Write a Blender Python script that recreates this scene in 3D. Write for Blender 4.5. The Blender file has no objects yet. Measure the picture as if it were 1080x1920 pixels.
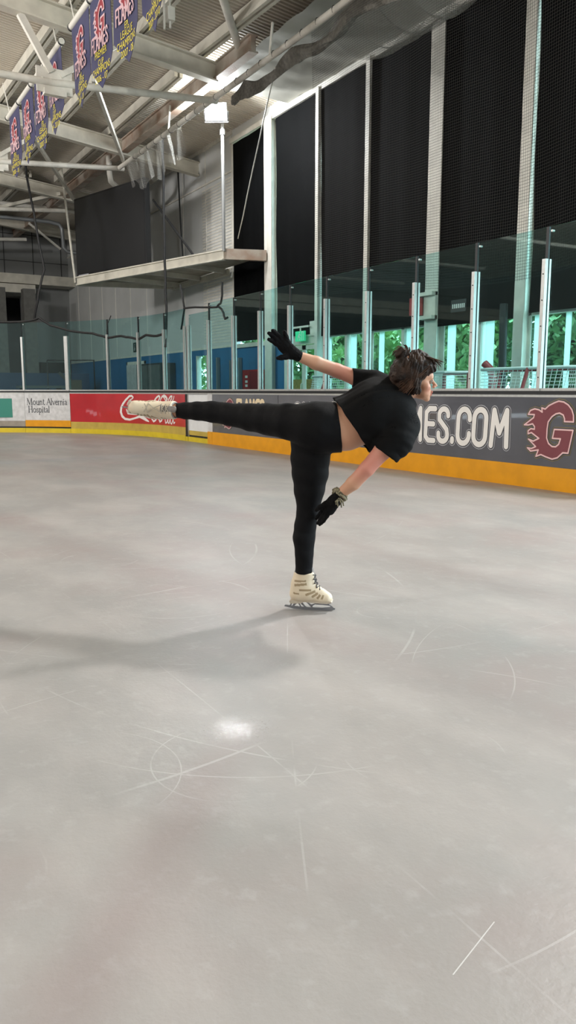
import bpy, bmesh, math, random
import numpy as np
from mathutils import Vector, Matrix
from mathutils.geometry import tessellate_polygon
random.seed(7); np.random.seed(7)
sc = bpy.context.scene
COL = sc.collection

# ------------------------------------------------------------------ camera, world, lights, exposure
# World axes: X runs across the rink towards the window wall, Y runs along the boards, Z is up, ice at z = 0.
YAW = math.radians(31.0); PITCH = math.radians(8.9)
cam_d = bpy.data.cameras.new('camera'); cam = bpy.data.objects.new('camera', cam_d); COL.objects.link(cam)
cam.location = (0, 0, 1.1); cam.rotation_euler = (math.pi/2 - PITCH, 0, -YAW)
cam_d.sensor_fit = 'VERTICAL'; cam_d.sensor_height = 36; cam_d.lens = 36*1450/1920
cam_d.clip_start = .05; cam_d.clip_end = 300
sc.camera = cam
sc.view_settings.view_transform = 'Standard'; sc.view_settings.look = 'None'
sc.view_settings.gamma = 1; sc.view_settings.use_curve_mapping = False
sc.view_settings.exposure = 0.0
sc.cycles.use_denoising = True
sc.cycles.max_bounces = 10; sc.cycles.transparent_max_bounces = 24
sc.cycles.caustics_reflective = False; sc.cycles.caustics_refractive = False
sc.cycles.sample_clamp_indirect = 4.0

w = bpy.data.worlds.new('overcast_sky'); sc.world = w; w.use_nodes = True
bg = w.node_tree.nodes['Background']; bg.inputs[0].default_value = (.80, .93, 1, 1); bg.inputs[1].default_value = 8.0

def area(name, loc, target, power, size, color=(1, .96, .9), spread=math.pi):
    d = bpy.data.lights.new(name, 'AREA'); d.shape = 'DISK'; d.size = size; d.energy = power; d.color = color; d.spread = spread
    o = bpy.data.objects.new(name, d); COL.objects.link(o); o.location = loc
    o.rotation_euler = (Vector(target) - Vector(loc)).to_track_quat('-Z', 'Y').to_euler()
    return o
KEY = area('floodlight_near', (7.9, 4.4, 7.2), (1, 2.5, 0), 720, .6, (1, .98, .95))             # the next flood of the row, over the boards
FLD = area('floodlight_far', (7.93, 16.3, 7.12), (3, 10, 0), 40, .34, (.9, .96, 1))
d = bpy.data.lights.new('floodlight_spill', 'POINT'); d.energy = 430; d.shadow_soft_size = .12; d.color = (.93, .97, 1)
SPILL = bpy.data.objects.new('floodlight_spill', d); COL.objects.link(SPILL)
for x, y, p in ((-1.5, 3, 90), (-1.5, 11.5, 580), (-1.5, 19.5, 850), (-1.5, -6, 220), (-11, -4, 1500), (-11, 6, 1800), (-11, 16, 1800)):   # unseen fill lamps, added to brighten ice, roof and columns
    d = bpy.data.lights.new('fill_lamp', 'POINT'); d.energy = p; d.shadow_soft_size = .35; d.color = (1, .965, .94)
    o = bpy.data.objects.new('fill_lamp', d); COL.objects.link(o); o.location = (x, y, 6.7)

# ------------------------------------------------------------------ materials
def lin(c):
    if isinstance(c, str): c = [int(c[i:i+2], 16)/255 for i in (0, 2, 4)]
    return tuple(x/12.92 if x <= .04045 else ((x+.055)/1.055)**2.4 for x in c[:3]) + (1,)
MATS = {}
def mat(name, col, rough=.6, metal=0, spec=.5, noise=0, nscale=6, bump=0, bscale=30, coat=0, emit=None, estr=1, attr=None, col2=None, sheen=0):
    if name in MATS: return MATS[name]
    m = bpy.data.materials.new(name); m.use_nodes = True; nt = m.node_tree; N = nt.nodes; L = nt.links
    b = N['Principled BSDF']; b.inputs['Base Color'].default_value = lin(col)
    b.inputs['Roughness'].default_value = rough; b.inputs['Metallic'].default_value = metal
    b.inputs['Specular IOR Level'].default_value = spec; b.inputs['Coat Weight'].default_value = coat
    b.inputs['Sheen Weight'].default_value = sheen
    if emit: b.inputs['Emission Color'].default_value = lin(emit); b.inputs['Emission Strength'].default_value = estr
    tc = N.new('ShaderNodeTexCoord')
    if attr:
        a = N.new('ShaderNodeAttribute'); a.attribute_name = attr; L.new(a.outputs['Color'], b.inputs['Base Color'])
    elif noise or col2:
        n = N.new('ShaderNodeTexNoise'); n.inputs['Scale'].default_value = nscale; n.inputs['Detail'].default_value = 6
        L.new(tc.outputs['Object'], n.inputs['Vector'])
        r = N.new('ShaderNodeValToRGB'); r.color_ramp.elements[0].position = .35; r.color_ramp.elements[1].position = .65
        c = lin(col); k = 1-noise
        r.color_ramp.elements[0].color = lin(col2) if col2 else (c[0]*k, c[1]*k, c[2]*k, 1); r.color_ramp.elements[1].color = c
        L.new(n.outputs['Fac'], r.inputs[0]); L.new(r.outputs[0], b.inputs['Base Color'])
    if bump:
        n2 = N.new('ShaderNodeTexNoise'); n2.inputs['Scale'].default_value = bscale; n2.inputs['Detail'].default_value = 4
        L.new(tc.outputs['Object'], n2.inputs['Vector'])
        bp_ = N.new('ShaderNodeBump'); bp_.inputs['Strength'].default_value = bump; bp_.inputs['Distance'].default_value = .02
        L.new(n2.outputs['Fac'], bp_.inputs['Height']); L.new(bp_.outputs[0], b.inputs['Normal'])
    MATS[name] = m; return m

def glass_mat(name, tint, gloss=.06, edge=False):
    m = bpy.data.materials.new(name); m.use_nodes = True; nt = m.node_tree; N = nt.nodes; L = nt.links
    N.remove(N['Principled BSDF']); out = N['Material Output']
    t = N.new('ShaderNodeBsdfTransparent'); t.inputs[0].default_value = tint
    g = N.new('ShaderNodeBsdfGlossy'); g.inputs['Roughness'].default_value = .02; g.inputs[0].default_value = (.92, .97, .97, 1)
    lw = N.new('ShaderNodeLayerWeight'); lw.inputs['Blend'].default_value = .5
    pw = N.new('ShaderNodeMath'); pw.operation = 'POWER'; pw.inputs[1].default_value = 5; L.new(lw.outputs['Facing'], pw.inputs[0])
    ma = N.new('ShaderNodeMath'); ma.operation = 'MULTIPLY_ADD'; ma.inputs[1].default_value = .9; ma.inputs[2].default_value = .04; L.new(pw.outputs[0], ma.inputs[0])
    df = N.new('ShaderNodeBsdfDiffuse'); df.inputs[0].default_value = (.75, .95, .92, 1)
    hz = N.new('ShaderNodeMixShader'); hz.inputs[0].default_value = gloss; L.new(t.outputs[0], hz.inputs[1]); L.new(df.outputs[0], hz.inputs[2])
    mx = N.new('ShaderNodeMixShader'); L.new(ma.outputs[0], mx.inputs[0]); L.new(hz.outputs[0], mx.inputs[1]); L.new(g.outputs[0], mx.inputs[2])
    L.new(mx.outputs[0], out.inputs[0]); MATS[name] = m; return m

def net_mat(name, col, pitch, width, ax=('Y', 'Z')):
    m = bpy.data.materials.new(name); m.use_nodes = True; nt = m.node_tree; N = nt.nodes; L = nt.links
    b = N['Principled BSDF']; b.inputs['Base Color'].default_value = lin(col); b.inputs['Roughness'].default_value = .8
    uv = N.new('ShaderNodeUVMap'); uv.uv_map = 'UVMap'
    sp = N.new('ShaderNodeSeparateXYZ'); L.new(uv.outputs[0], sp.inputs[0])
    res = []
    for a in ('X', 'Y'):
        mu = N.new('ShaderNodeMath'); mu.operation = 'DIVIDE'; mu.inputs[1].default_value = pitch; L.new(sp.outputs[a], mu.inputs[0])
        fr = N.new('ShaderNodeMath'); fr.operation = 'FRACT'; L.new(mu.outputs[0], fr.inputs[0])
        lt = N.new('ShaderNodeMath'); lt.operation = 'LESS_THAN'; lt.inputs[1].default_value = width/pitch; L.new(fr.outputs[0], lt.inputs[0]); res.append(lt)
    mx = N.new('ShaderNodeMath'); mx.operation = 'MAXIMUM'; L.new(res[0].outputs[0], mx.inputs[0]); L.new(res[1].outputs[0], mx.inputs[1])
    L.new(mx.outputs[0], b.inputs['Alpha']); MATS[name] = m; return m

white_steel = mat('white_painted_steel', 'e2dfd5', .55, noise=.16, nscale=5, bump=.12, bscale=40)
cream_steel = mat('cream_painted_steel', 'd6d2c4', .55, noise=.2, nscale=3)
rust_steel = mat('rust_stained_steel', 'b9b1a5', .75, nscale=2.2, col2='a08674', bump=.2)
alu = mat('brushed_aluminium', 'c9cbc9', .38, .55, noise=.1, nscale=20)
dark_rubber = mat('dark_cap_rubber', '17191c', .5)
black_paint = mat('black_cable_rubber', '101113', .6)
curtain_mat = mat('black_blackout_cloth', '070809', .85, spec=.08, noise=.25, nscale=1.3, bump=.35, bscale=2.2)
clad = mat('white_wall_cladding', 'cfd1cf', .6, noise=.1, nscale=.9)
blue_paint = mat('blue_wall_paint', '2f6f9f', .6, noise=.12, nscale=2)
grey_wall = mat('grey_wall_panel', '8b8d8c', .7, noise=.12, nscale=.8)
dark_wall = mat('charcoal_recess_wall', '3c3d3e', .8, noise=.3, nscale=1)
deck_mat = mat('corrugated_roof_deck', 'd2cabb', .55, noise=.1, nscale=.6)
concrete = mat('rubber_walkway_floor', '5c6063', .8, noise=.25, nscale=3)
yellow = mat('yellow_kickplate', 'e39c0a', .4, noise=.12, nscale=5)
yellow2 = mat('bright_yellow_base_strip', 'd8c02a', .45, noise=.15, nscale=4)
tan = mat('faded_yellow_kickplate', 'c2a94e', .5, noise=.2, nscale=4)
greyad = mat('dark_grey_advert_panel', '55565d', .22, noise=.18, nscale=1.6, coat=.5)
redad = mat('red_advert_panel', 'b8202a', .3, noise=.16, nscale=2, coat=.3)
whitead = mat('scuffed_white_panel', 'd2d3d4', .4, noise=.2, nscale=9)
white_print = mat('white_print', 'e4e2df', .45)
cream_print = mat('cream_print', 'd9c7a6', .5)
grey_print = mat('light_grey_print', 'a9aab0', .45)
dark_print = mat('dark_grey_print', '3d3f46', .4)
olive_print = mat('olive_gold_print', '7d7048', .5)
maroon = mat('maroon_print', '7a3d45', .4, noise=.1)
teal = mat('teal_print', '2f7f70', .5)
ink = mat('slate_ink', '46494f', .5)
pink_print = mat('pink_white_print', 'dfb9b9', .5)
banner_blue = mat('navy_banner_cloth', '33345c', .8, noise=.2, nscale=3, sheen=.1)
banner_red = mat('red_banner_print', '8e3038', .8)
banner_yel = mat('yellow_banner_print', 'd5c63c', .8)
banner_pink = mat('pale_banner_print', 'c9a7ac', .8)
pane = glass_mat('green_tinted_glass', (.75, .92, .92, 1), .005)
win_glass = glass_mat('window_glass', (.86, .98, .98, 1), .0)
frost = bpy.data.materials.new('frosted_film'); frost.use_nodes = True; _n = frost.node_tree.nodes; _n.remove(_n['Principled BSDF'])
_t = _n.new('ShaderNodeBsdfTranslucent'); _t.inputs[0].default_value = (.85, .9, .9, 1); frost.node_tree.links.new(_t.outputs[0], _n['Material Output'].inputs[0])
net_grey = net_mat('grey_net_cord', '22211f', .034, .0036)
net_white = net_mat('white_goal_cord', 'e8ecec', .05, .008)

# ------------------------------------------------------------------ mesh helpers
ORG = {}
class MB:
    def __init__(s): s.v = []; s.f = []; s.uv = None
    def add(s, vs, fs):
        o = len(s.v); s.v += [tuple(x) for x in vs]; s.f += [tuple(i+o for i in f) for f in fs]; return s
    def box(s, lo, hi):
        (a, b, c), (d, e, f) = lo, hi
        return s.add([(a,b,c),(d,b,c),(d,e,c),(a,e,c),(a,b,f),(d,b,f),(d,e,f),(a,e,f)],
                     [(0,3,2,1),(4,5,6,7),(0,1,5,4),(1,2,6,5),(2,3,7,6),(3,0,4,7)])
    def beam(s, p, q, w_, h, up=(0, 0, 1)):
        p = Vector(p); q = Vector(q); d = (q-p).normalized(); side = d.cross(Vector(up)).normalized(); u = side.cross(d)
        vs = [e + side*(w_/2*a) + u*(h/2*b) for e in (p, q) for a, b in ((-1,-1),(1,-1),(1,1),(-1,1))]
        return s.add(vs, [(0,1,2,3),(7,6,5,4),(0,4,5,1),(1,5,6,2),(2,6,7,3),(3,7,4,0)])
    def ibeam(s, p, q, w_, h, tf=.03, tw=.025):
        p = Vector(p); q = Vector(q); d = (q-p).normalized(); side = d.cross(Vector((0,0,1))).normalized(); u = side.cross(d)
        s.beam(p+u*(h/2-tf/2), q+u*(h/2-tf/2), w_, tf); s.beam(p-u*(h/2-tf/2), q-u*(h/2-tf/2), w_, tf)
        return s.beam(p, q, tw, h-2*tf)
    def tube(s, pts, r, n=8, cap=True):
        pts = [Vector(p) for p in pts]; rs = r if hasattr(r, '__len__') else [r]*len(pts); rings = []; up = None
        for i, p in enumerate(pts):
            d = (pts[min(i+1, len(pts)-1)] - pts[max(i-1, 0)]).normalized()
            if up is None:
                up = Vector((0,0,1)) if abs(d.z) < .9 else Vector((1,0,0))
            a = d.cross(up).normalized(); b = a.cross(d).normalized(); up = b
            rings.append([p + (a*math.cos(t)+b*math.sin(t))*rs[i] for t in [2*math.pi*k/n for k in range(n)]])
        vs = [x for R_ in rings for x in R_]; fs = []
        for i in range(len(pts)-1):
            for k in range(n): fs.append((i*n+k, i*n+(k+1) % n, (i+1)*n+(k+1) % n, (i+1)*n+k))
        if cap: fs += [tuple(range(n-1, -1, -1)), tuple(range((len(pts)-1)*n, len(pts)*n))]
        return s.add(vs, fs)
    def ribbon(s, path, w_, mp, joints=True):
        ws = w_ if hasattr(w_, '__len__') else [w_]*len(path)
        for i in range(len(path)-1):
            (x0, y0), (x1, y1) = path[i], path[i+1]; l = math.hypot(x1-x0, y1-y0) or 1; nx, ny = -(y1-y0)/l, (x1-x0)/l
            a, b = ws[i]/2, ws[i+1]/2
            s.add([mp(x0-nx*a, y0-ny*a), mp(x1-nx*b, y1-ny*b), mp(x1+nx*b, y1+ny*b), mp(x0+nx*a, y0+ny*a)], [(0,1,2,3)])
        if joints:
            for (x, y), ww in zip(path, ws):
                s.add([mp(x+ww/2*math.cos(t), y+ww/2*math.sin(t)) for t in [2*math.pi*k/12 for k in range(12)]], [tuple(range(12))])
        return s
    def poly(s, pts, mp):
        tri = tessellate_polygon([[Vector((x, y, 0)) for x, y in pts]])
        return s.add([mp(x, y) for x, y in pts], [tuple(t) for t in tri])
    def prism(s, pts, mp, t):            # mp(x, y, depth)
        tri = tessellate_polygon([[Vector((x, y, 0)) for x, y in pts]]); n = len(pts)
        vs = [mp(x, y, 0) for x, y in pts] + [mp(x, y, t) for x, y in pts]
        return s.add(vs, [tuple(t_) for t_ in tri] + [tuple(i+n for i in t_[::-1]) for t_ in tri] + [(i, (i+1) % n, (i+1) % n+n, i+n) for i in range(n)])
    def ball(s, c, r, n=10, m=6):
        r = r if hasattr(r, '__len__') else (r, r, r); vs = [(c[0], c[1], c[2]-r[2])]; fs = []
        for j in range(1, m):
            a = -math.pi/2+math.pi*j/m
            vs += [(c[0]+r[0]*math.cos(a)*math.cos(2*math.pi*k/n), c[1]+r[1]*math.cos(a)*math.sin(2*math.pi*k/n), c[2]+r[2]*math.sin(a)) for k in range(n)]
        vs.append((c[0], c[1], c[2]+r[2]))
        for k in range(n): fs.append((0, 1+(k+1) % n, 1+k))
        for j in range(m-2):
            for k in range(n): fs.append((1+j*n+k, 1+j*n+(k+1) % n, 1+(j+1)*n+(k+1) % n, 1+(j+1)*n+k))
        for k in range(n): fs.append((1+(m-2)*n+k, 1+(m-2)*n+(k+1) % n, len(vs)-1))
        return s.add(vs, fs)
    def build(s, name, m, parent=None, smooth=False, local=False):
        me = bpy.data.meshes.new(name); vs = s.v
        if parent is not None: o_ = Vector((0,0,0)) if local else ORG[parent.name]
        else:
            a = np.array(vs); o_ = Vector(((a[:,0].min()+a[:,0].max())/2, (a[:,1].min()+a[:,1].max())/2, a[:,2].min()))
        vs = [(x-o_.x, y-o_.y, z-o_.z) for x, y, z in vs]
        me.from_pydata(vs, [], s.f)
        if s.uv is not None:
            l = me.uv_layers.new(name='UVMap')
            for lp in me.loops: l.data[lp.index].uv = s.uv[lp.vertex_index]
        if smooth:
            me.polygons.foreach_set('use_smooth', [True]*len(me.polygons)); me.set_sharp_from_angle(angle=math.radians(50))
        me.materials.append(m); me.update()
        ob = bpy.data.objects.new(name, me); COL.objects.link(ob)
        if parent is not None: ob.parent = parent; ORG[ob.name] = ORG[parent.name]
        else: ob.location = o_; ORG[ob.name] = o_
        return ob
def tag(o, label, cat, group=None, kind=None):
    o['label'] = label; o['category'] = cat
    if group: o['group'] = group
    if kind: o['kind'] = kind
    return o
def thing(name, label, cat, loc=(0,0,0), group=None, kind=None):
    o = bpy.data.objects.new(name, None); COL.objects.link(o); o.location = loc; o.empty_display_size = .2
    ORG[o.name] = Vector(loc); return tag(o, label, cat, group, kind)
def struct(o, label, cat): return tag(o, label, cat, None, 'structure')
ORD = ['first', 'second', 'third', 'fourth', 'fifth', 'sixth', 'seventh', 'eighth', 'ninth', 'tenth', 'eleventh', 'twelfth', 'thirteenth', 'fourteenth']

# stroke glyphs on a unit-high cell: (strokes, advance)
def arc(cx, cy, rx, ry, a0, a1, n=10): return [(cx+rx*math.cos(math.radians(a0+(a1-a0)*i/n)), cy+ry*math.sin(math.radians(a0+(a1-a0)*i/n))) for i in range(n+1)]
GL = {
 'C': ([[(.40,.70)]+arc(.22,.74,.18,.24,0,180)+arc(.22,.26,.18,.24,180,360)+[(.40,.30)]], .5),
 'O': ([arc(.22,.74,.18,.24,0,180)+arc(.22,.26,.18,.24,180,360)+[(.40,.74)]], .52),
 'M': ([[(.06,.03),(.10,.97),(.28,.38),(.46,.97),(.50,.03)]], .62),
 'E': ([[(.36,.97),(.16,.97),(.06,.86),(.06,.14),(.16,.03),(.36,.03)],[(.06,.52),(.32,.52)]], .45),
 'S': ([[(.36,.78)]+arc(.21,.80,.15,.17,0,170)+[(.07,.66),(.33,.38),(.36,.24)]+arc(.21,.20,.15,.17,0,-170)+[(.06,.26)]], .46),
 'F': ([[(.36,.97),(.06,.97),(.06,.03)],[(.06,.52),(.30,.52)]], .43),
 'L': ([[(.06,.97),(.06,.03),(.34,.03)]], .42),
 'A': ([[(.04,.03),(.16,.80),(.22,.97),(.28,.80),(.40,.03)],[(.11,.34),(.33,.34)]], .5),
 'U': ([[(.05,.97),(.05,.26)]+arc(.22,.22,.17,.19,180,360)+[(.39,.97)]], .5),
 'I': ([[(.07,.97),(.07,.03)]], .2),
 'D': ([[(.06,.03),(.06,.97),(.22,.97),(.37,.82),(.38,.2),(.22,.03),(.06,.03)]], .5),
 'R': ([[(.06,.03),(.06,.97),(.26,.97),(.36,.86),(.36,.62),(.26,.5),(.06,.5)],[(.22,.5),(.38,.03)]], .47),
 'G': ([[(.38,.72)]+arc(.21,.76,.17,.21,0,180)+arc(.21,.24,.17,.21,180,360)+[(.38,.46),(.24,.46)]], .5),
 '.': ([[(.07,.05),(.07,.12)]], .2),
}
def glyphs(text, x, z, h, wx, width, out, slant=0):
    for ch in text:
        if ch == ' ': x += .3*wx*h; continue
        st, adv = GL[ch]
        for p in st: out.append(([(x+(a*wx+b*slant)*h, z+b*h) for a, b in p], width))
        x += adv*wx*h
    return x
def printed(strokes, mp, res=.006, run=.1, grow=0):
    """one flat non-overlapping sheet that covers all strokes (path, width or widths)"""
    mb = MB(); W_ = lambda w_, n_: list(w_) if hasattr(w_, '__len__') else [w_]*n_
    st = [(p, [x+grow for x in W_(w_, len(p))]) for p, w_ in strokes]
    m_ = max(max(w_) for _, w_ in st)/2+2*res
    x0 = min(q[0] for p, _ in st for q in p)-m_; x1 = max(q[0] for p, _ in st for q in p)+m_
    y0 = min(q[1] for p, _ in st for q in p)-m_; y1 = max(q[1] for p, _ in st for q in p)+m_
    nx_, ny_ = int((x1-x0)/res)+2, int((y1-y0)/res)+2; X = x0+res*np.arange(nx_); Y = y0+res*np.arange(ny_); F = np.full((nx_, ny_), 1.0)
    for p, w_ in st:
        for i in range(len(p)-1):
            (ax, ay), (bx, by) = p[i], p[i+1]; r_ = max(w_[i], w_[i+1])/2+2*res
            i0, i1 = max(0, int((min(ax, bx)-r_-x0)/res)), int((max(ax, bx)+r_-x0)/res)+2; j0, j1 = max(0, int((min(ay, by)-r_-y0)/res)), int((max(ay, by)+r_-y0)/res)+2
            gx = X[i0:i1, None]; gy = Y[None, j0:j1]; dx, dy = bx-ax, by-ay; t = np.clip(((gx-ax)*dx+(gy-ay)*dy)/max(dx*dx+dy*dy, 1e-12), 0, 1)
            F[i0:i1, j0:j1] = np.minimum(F[i0:i1, j0:j1], np.hypot(gx-ax-t*dx, gy-ay-t*dy)-(w_[i]+(w_[i+1]-w_[i])*t)/2)
    S = F < 0; cs = S[:-1, :-1].astype(int)+S[1:, :-1]+S[1:, 1:]+S[:-1, 1:]; mx_ = max(1, int(run/res))
    for j in range(ny_-1):
        i = 0; row = cs[:, j]
        while i < nx_-1:
            if row[i] == 4:
                k = i
                while k < nx_-1 and row[k] == 4 and k-i < mx_: k += 1
                mb.add([mp(X[i], Y[j]), mp(X[k], Y[j]), mp(X[k], Y[j+1]), mp(X[i], Y[j+1])], [(0,1,2,3)]); i = k; continue
            if row[i]:
                C_ = [(i, j), (i+1, j), (i+1, j+1), (i, j+1)]; P = []
                for q in range(4):
                    a, b = C_[q], C_[(q+1) % 4]; fa, fb = F[a], F[b]
                    if fa < 0: P.append((X[a[0]], Y[a[1]]))
                    if (fa < 0) != (fb < 0): t = fa/(fa-fb); P.append((X[a[0]]+(X[b[0]]-X[a[0]])*t, Y[a[1]]+(Y[b[1]]-Y[a[1]])*t))
                if len(P) > 2: mb.add([mp(*q) for q in P], [tuple(range(len(P)))])
            i += 1
    return mb
def font_mesh(text, size, depth=0, align='CENTER'):
    cu = bpy.data.curves.new('t', 'FONT'); cu.body = text; cu.size = size; cu.align_x = align; cu.extrude = depth; cu.resolution_u = 3
    o = bpy.data.objects.new('t', cu); COL.objects.link(o); bpy.context.view_layer.update()
    dg = bpy.context.evaluated_depsgraph_get(); me = bpy.data.meshes.new_from_object(o.evaluated_get(dg))
    vs = [tuple(v.co) for v in me.vertices]; fs = [tuple(p.vertices) for p in me.polygons]
    bpy.data.objects.remove(o); bpy.data.curves.remove(cu); bpy.data.meshes.remove(me); return vs, fs

# ------------------------------------------------------------------ rink path
BD, S0, RC = 6.95, 16.7, 6.1
def bp(t, z=0, off=0):
    if t <= S0: return Vector((BD+off, t, z))
    a = (t-S0)/RC
    if a <= math.pi/2: return Vector((BD-RC+(RC+off)*math.cos(a), S0+(RC+off)*math.sin(a), z))
    return Vector((BD-RC-(t-S0-RC*math.pi/2), S0+RC+off, z))
def tsteps(t0, t1):
    n = 1 if t1 <= S0 else max(1, int(abs(t1-t0)/.12)); return [t0+(t1-t0)*i/n for i in range(n+1)]
def path_block(mb, t0, t1, z0, z1, o0, o1):
    T = tsteps(t0, t1); vs = []; n = len(T)
    for t in T: vs += [bp(t, z0, o0), bp(t, z0, o1), bp(t, z1, o1), bp(t, z1, o0)]
    fs = [(0,1,2,3), ((n-1)*4+3, (n-1)*4+2, (n-1)*4+1, (n-1)*4)]
    for i in range(n-1):
        for k in range(4): fs.append((i*4+k, (i+1)*4+k, (i+1)*4+(k+1) % 4, i*4+(k+1) % 4))
    return mb.add(vs, fs)

# ------------------------------------------------------------------ ice
def ice_material():
    m = bpy.data.materials.new('rink_ice'); m.use_nodes = True; nt = m.node_tree; N = nt.nodes; L = nt.links
    b = N['Principled BSDF']; b.inputs['Specular IOR Level'].default_value = .14
    ge = N.new('ShaderNodeNewGeometry')
    def noise(scale, detail=5, stretch=None, rough=.6):
        n = N.new('ShaderNodeTexNoise'); n.inputs['Scale'].default_value = scale; n.inputs['Detail'].default_value = detail; n.inputs['Roughness'].default_value = rough
        if stretch:
            mp_ = N.new('ShaderNodeMapping'); mp_.inputs['Scale'].default_value = stretch; mp_.inputs['Rotation'].default_value = (0, 0, .5)
            L.new(ge.outputs['Position'], mp_.inputs['Vector']); L.new(mp_.outputs[0], n.inputs['Vector'])
        else: L.new(ge.outputs['Position'], n.inputs['Vector'])
        return n
    def ramp(src, a, b_, c0, c1):
        r = N.new('ShaderNodeValToRGB'); e = r.color_ramp.elements; e[0].position = a; e[1].position = b_; e[0].color = c0; e[1].color = c1
        L.new(src, r.inputs[0]); return r
    def mix(fac, a, b_, t='MIX'):
        x = N.new('ShaderNodeMixRGB'); x.blend_type = t
        if isinstance(fac, (int, float)): x.inputs[0].default_value = fac
        else: L.new(fac, x.inputs[0])
        for s_, v in ((1, a), (2, b_)):
            if isinstance(v, tuple): x.inputs[s_].default_value = v
            else: L.new(v, x.inputs[s_])
        return x.outputs[0]
    def math_(op, a, b_=None, c_=None):
        x = N.new('ShaderNodeMath'); x.operation = op
        for s_, v in enumerate((a, b_, c_)):
            if v is None: continue
            if isinstance(v, (int, float)): x.inputs[s_].default_value = v
            else: L.new(v, x.inputs[s_])
        return x.outputs[0]
    big = noise(.35, 6); mid = noise(1.7, 6, (1, .55, 1)); fine = noise(14, 8)
    base = ramp(big.outputs['Fac'], .35, .68, lin('8d8783'), lin('878785')).outputs[0]
    base = mix(ramp(mid.outputs['Fac'], .42, .66, (0,0,0,1), (.6,.6,.6,1)).outputs[0], base, lin('a29c98'))
    base = mix(ramp(noise(.8, 4).outputs['Fac'], .5, .72, (0,0,0,1), (.55,.55,.55,1)).outputs[0], base, lin('8c7d7a'))
    base = mix(ramp(fine.outputs['Fac'], .55, .75, (0,0,0,1), (.35,.35,.35,1)).outputs[0], base, lin('a6a3a1'))
    sx = N.new('ShaderNodeSeparateXYZ'); L.new(ge.outputs['Position'], sx.inputs[0])
    # faint red paint line under the ice (straight, slightly wavering) and a pale blue band far off
    def line_mask(px, py, ang, half, soft):
        ca, sa = math.cos(ang), math.sin(ang)
        d = math_('ADD', math_('MULTIPLY', math_('SUBTRACT', sx.outputs['X'], px), -sa), math_('MULTIPLY', math_('SUBTRACT', sx.outputs['Y'], py), ca))
        d = math_('ADD', d, math_('MULTIPLY', math_('SUBTRACT', noise(.9, 3).outputs['Fac'], .5), .25))
        return math_('SMOOTHSTEP', 0, 1, math_('SUBTRACT', 1, math_('DIVIDE', math_('SUBTRACT', math_('ABSOLUTE', d), half), soft))) if False else \
            math_('MAXIMUM', math_('MINIMUM', math_('SUBTRACT', 1, math_('DIVIDE', math_('SUBTRACT', math_('ABSOLUTE', d), half), soft)), 1), 0)
    near_ = math_('MINIMUM', math_('MAXIMUM', math_('MULTIPLY', math_('SUBTRACT', 1.25, math_('SQRT', math_('ADD', math_('POWER', math_('ABSOLUTE', math_('SUBTRACT', sx.outputs['X'], .35)), 2), math_('POWER', math_('ABSOLUTE', math_('SUBTRACT', sx.outputs['Y'], 1.3)), 2)))), 2.2), 0), 1)
    base = mix(math_('MULTIPLY', math_('MULTIPLY', line_mask(.70, 1.70, math.radians(46), .02, .12), near_), .30), base, lin('7c6866'))
    base = mix(math_('MULTIPLY', line_mask(1.72, 4.0, math.radians(98), .02, .22), .16), base, lin('7c6866'))
    base = mix(math_('MULTIPLY', line_mask(3.25, 3.6, math.radians(93), .02, .25), .16), base, lin('7c6866'))
    base = mix(math_('MULTIPLY', line_mask(-.2, 12.5, math.radians(2), .16, .2), .13), base, lin('7f90a1'))
    # skate cuts: thin broken arcs
    cuts = None
    random.seed(11)
    for k in range(20):
        a = random.uniform(math.radians(30), math.radians(85)); d = random.uniform(1.2, 8)
        cx, cy = d*math.cos(a)+random.uniform(-1, 1), d*math.sin(a); r = random.choice((.25, .4, .8, 1.5, 2.5, 4))
        dx = math_('SUBTRACT', sx.outputs['X'], cx); dy = math_('SUBTRACT', sx.outputs['Y'], cy)
        dd = math_('ABSOLUTE', math_('SUBTRACT', math_('SQRT', math_('ADD', math_('MULTIPLY', dx, dx), math_('MULTIPLY', dy, dy))), r))
        mk = math_('LESS_THAN', dd, random.uniform(.0016, .0035)*(1 if d < 3 else 1.8))
        cuts = mk if cuts is None else math_('MAXIMUM', cuts, mk)
    for cx, cy, r, wd in ((1.50, 2.73, 1.03, .004), (1.56, 2.40, .21, .003), (1.62, 2.50, .12, .002), (2.35, 3.0, .12, .0035), (.2, 1.75, .34, .003), (-38.9, 2.6, 40, .004), (.55, 2.1, .3, .003), (30.6, -14.5, 33.7, .004)):
        dx = math_('SUBTRACT', sx.outputs['X'], cx); dy = math_('SUBTRACT', sx.outputs['Y'], cy)
        dd = math_('ABSOLUTE', math_('SUBTRACT', math_('SQRT', math_('ADD', math_('MULTIPLY', dx, dx), math_('MULTIPLY', dy, dy))), r)); cuts = math_('MAXIMUM', cuts, math_('LESS_THAN', dd, wd*.7))
    brk = ramp(noise(1.6, 3).outputs['Fac'], .5, .62, (.0,.0,.0,1), (.26,.26,.26,1)).outputs[0]
    cuts = math_('MULTIPLY', cuts, brk)
    # one straight fresh cut
    ux, uy = .936, .351; ex = math_('SUBTRACT', sx.outputs['X'], .95); ey = math_('SUBTRACT', sx.outputs['Y'], .97)
    al_ = math_('ADD', math_('MULTIPLY', ex, ux), math_('MULTIPLY', ey, uy)); pe = math_('ABSOLUTE', math_('ADD', math_('MULTIPLY', ex, -uy), math_('MULTIPLY', ey, ux)))
    fresh = math_('MULTIPLY', math_('LESS_THAN', pe, .0012), math_('MULTIPLY', math_('GREATER_THAN', al_, 0), math_('LESS_THAN', al_, .19)))
    cuts = math_('MAXIMUM', cuts, math_('MULTIPLY', fresh, .8))
    base = mix(cuts, base, lin('bdbbb9'))
    L.new(base, b.inputs['Base Color'])
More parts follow.
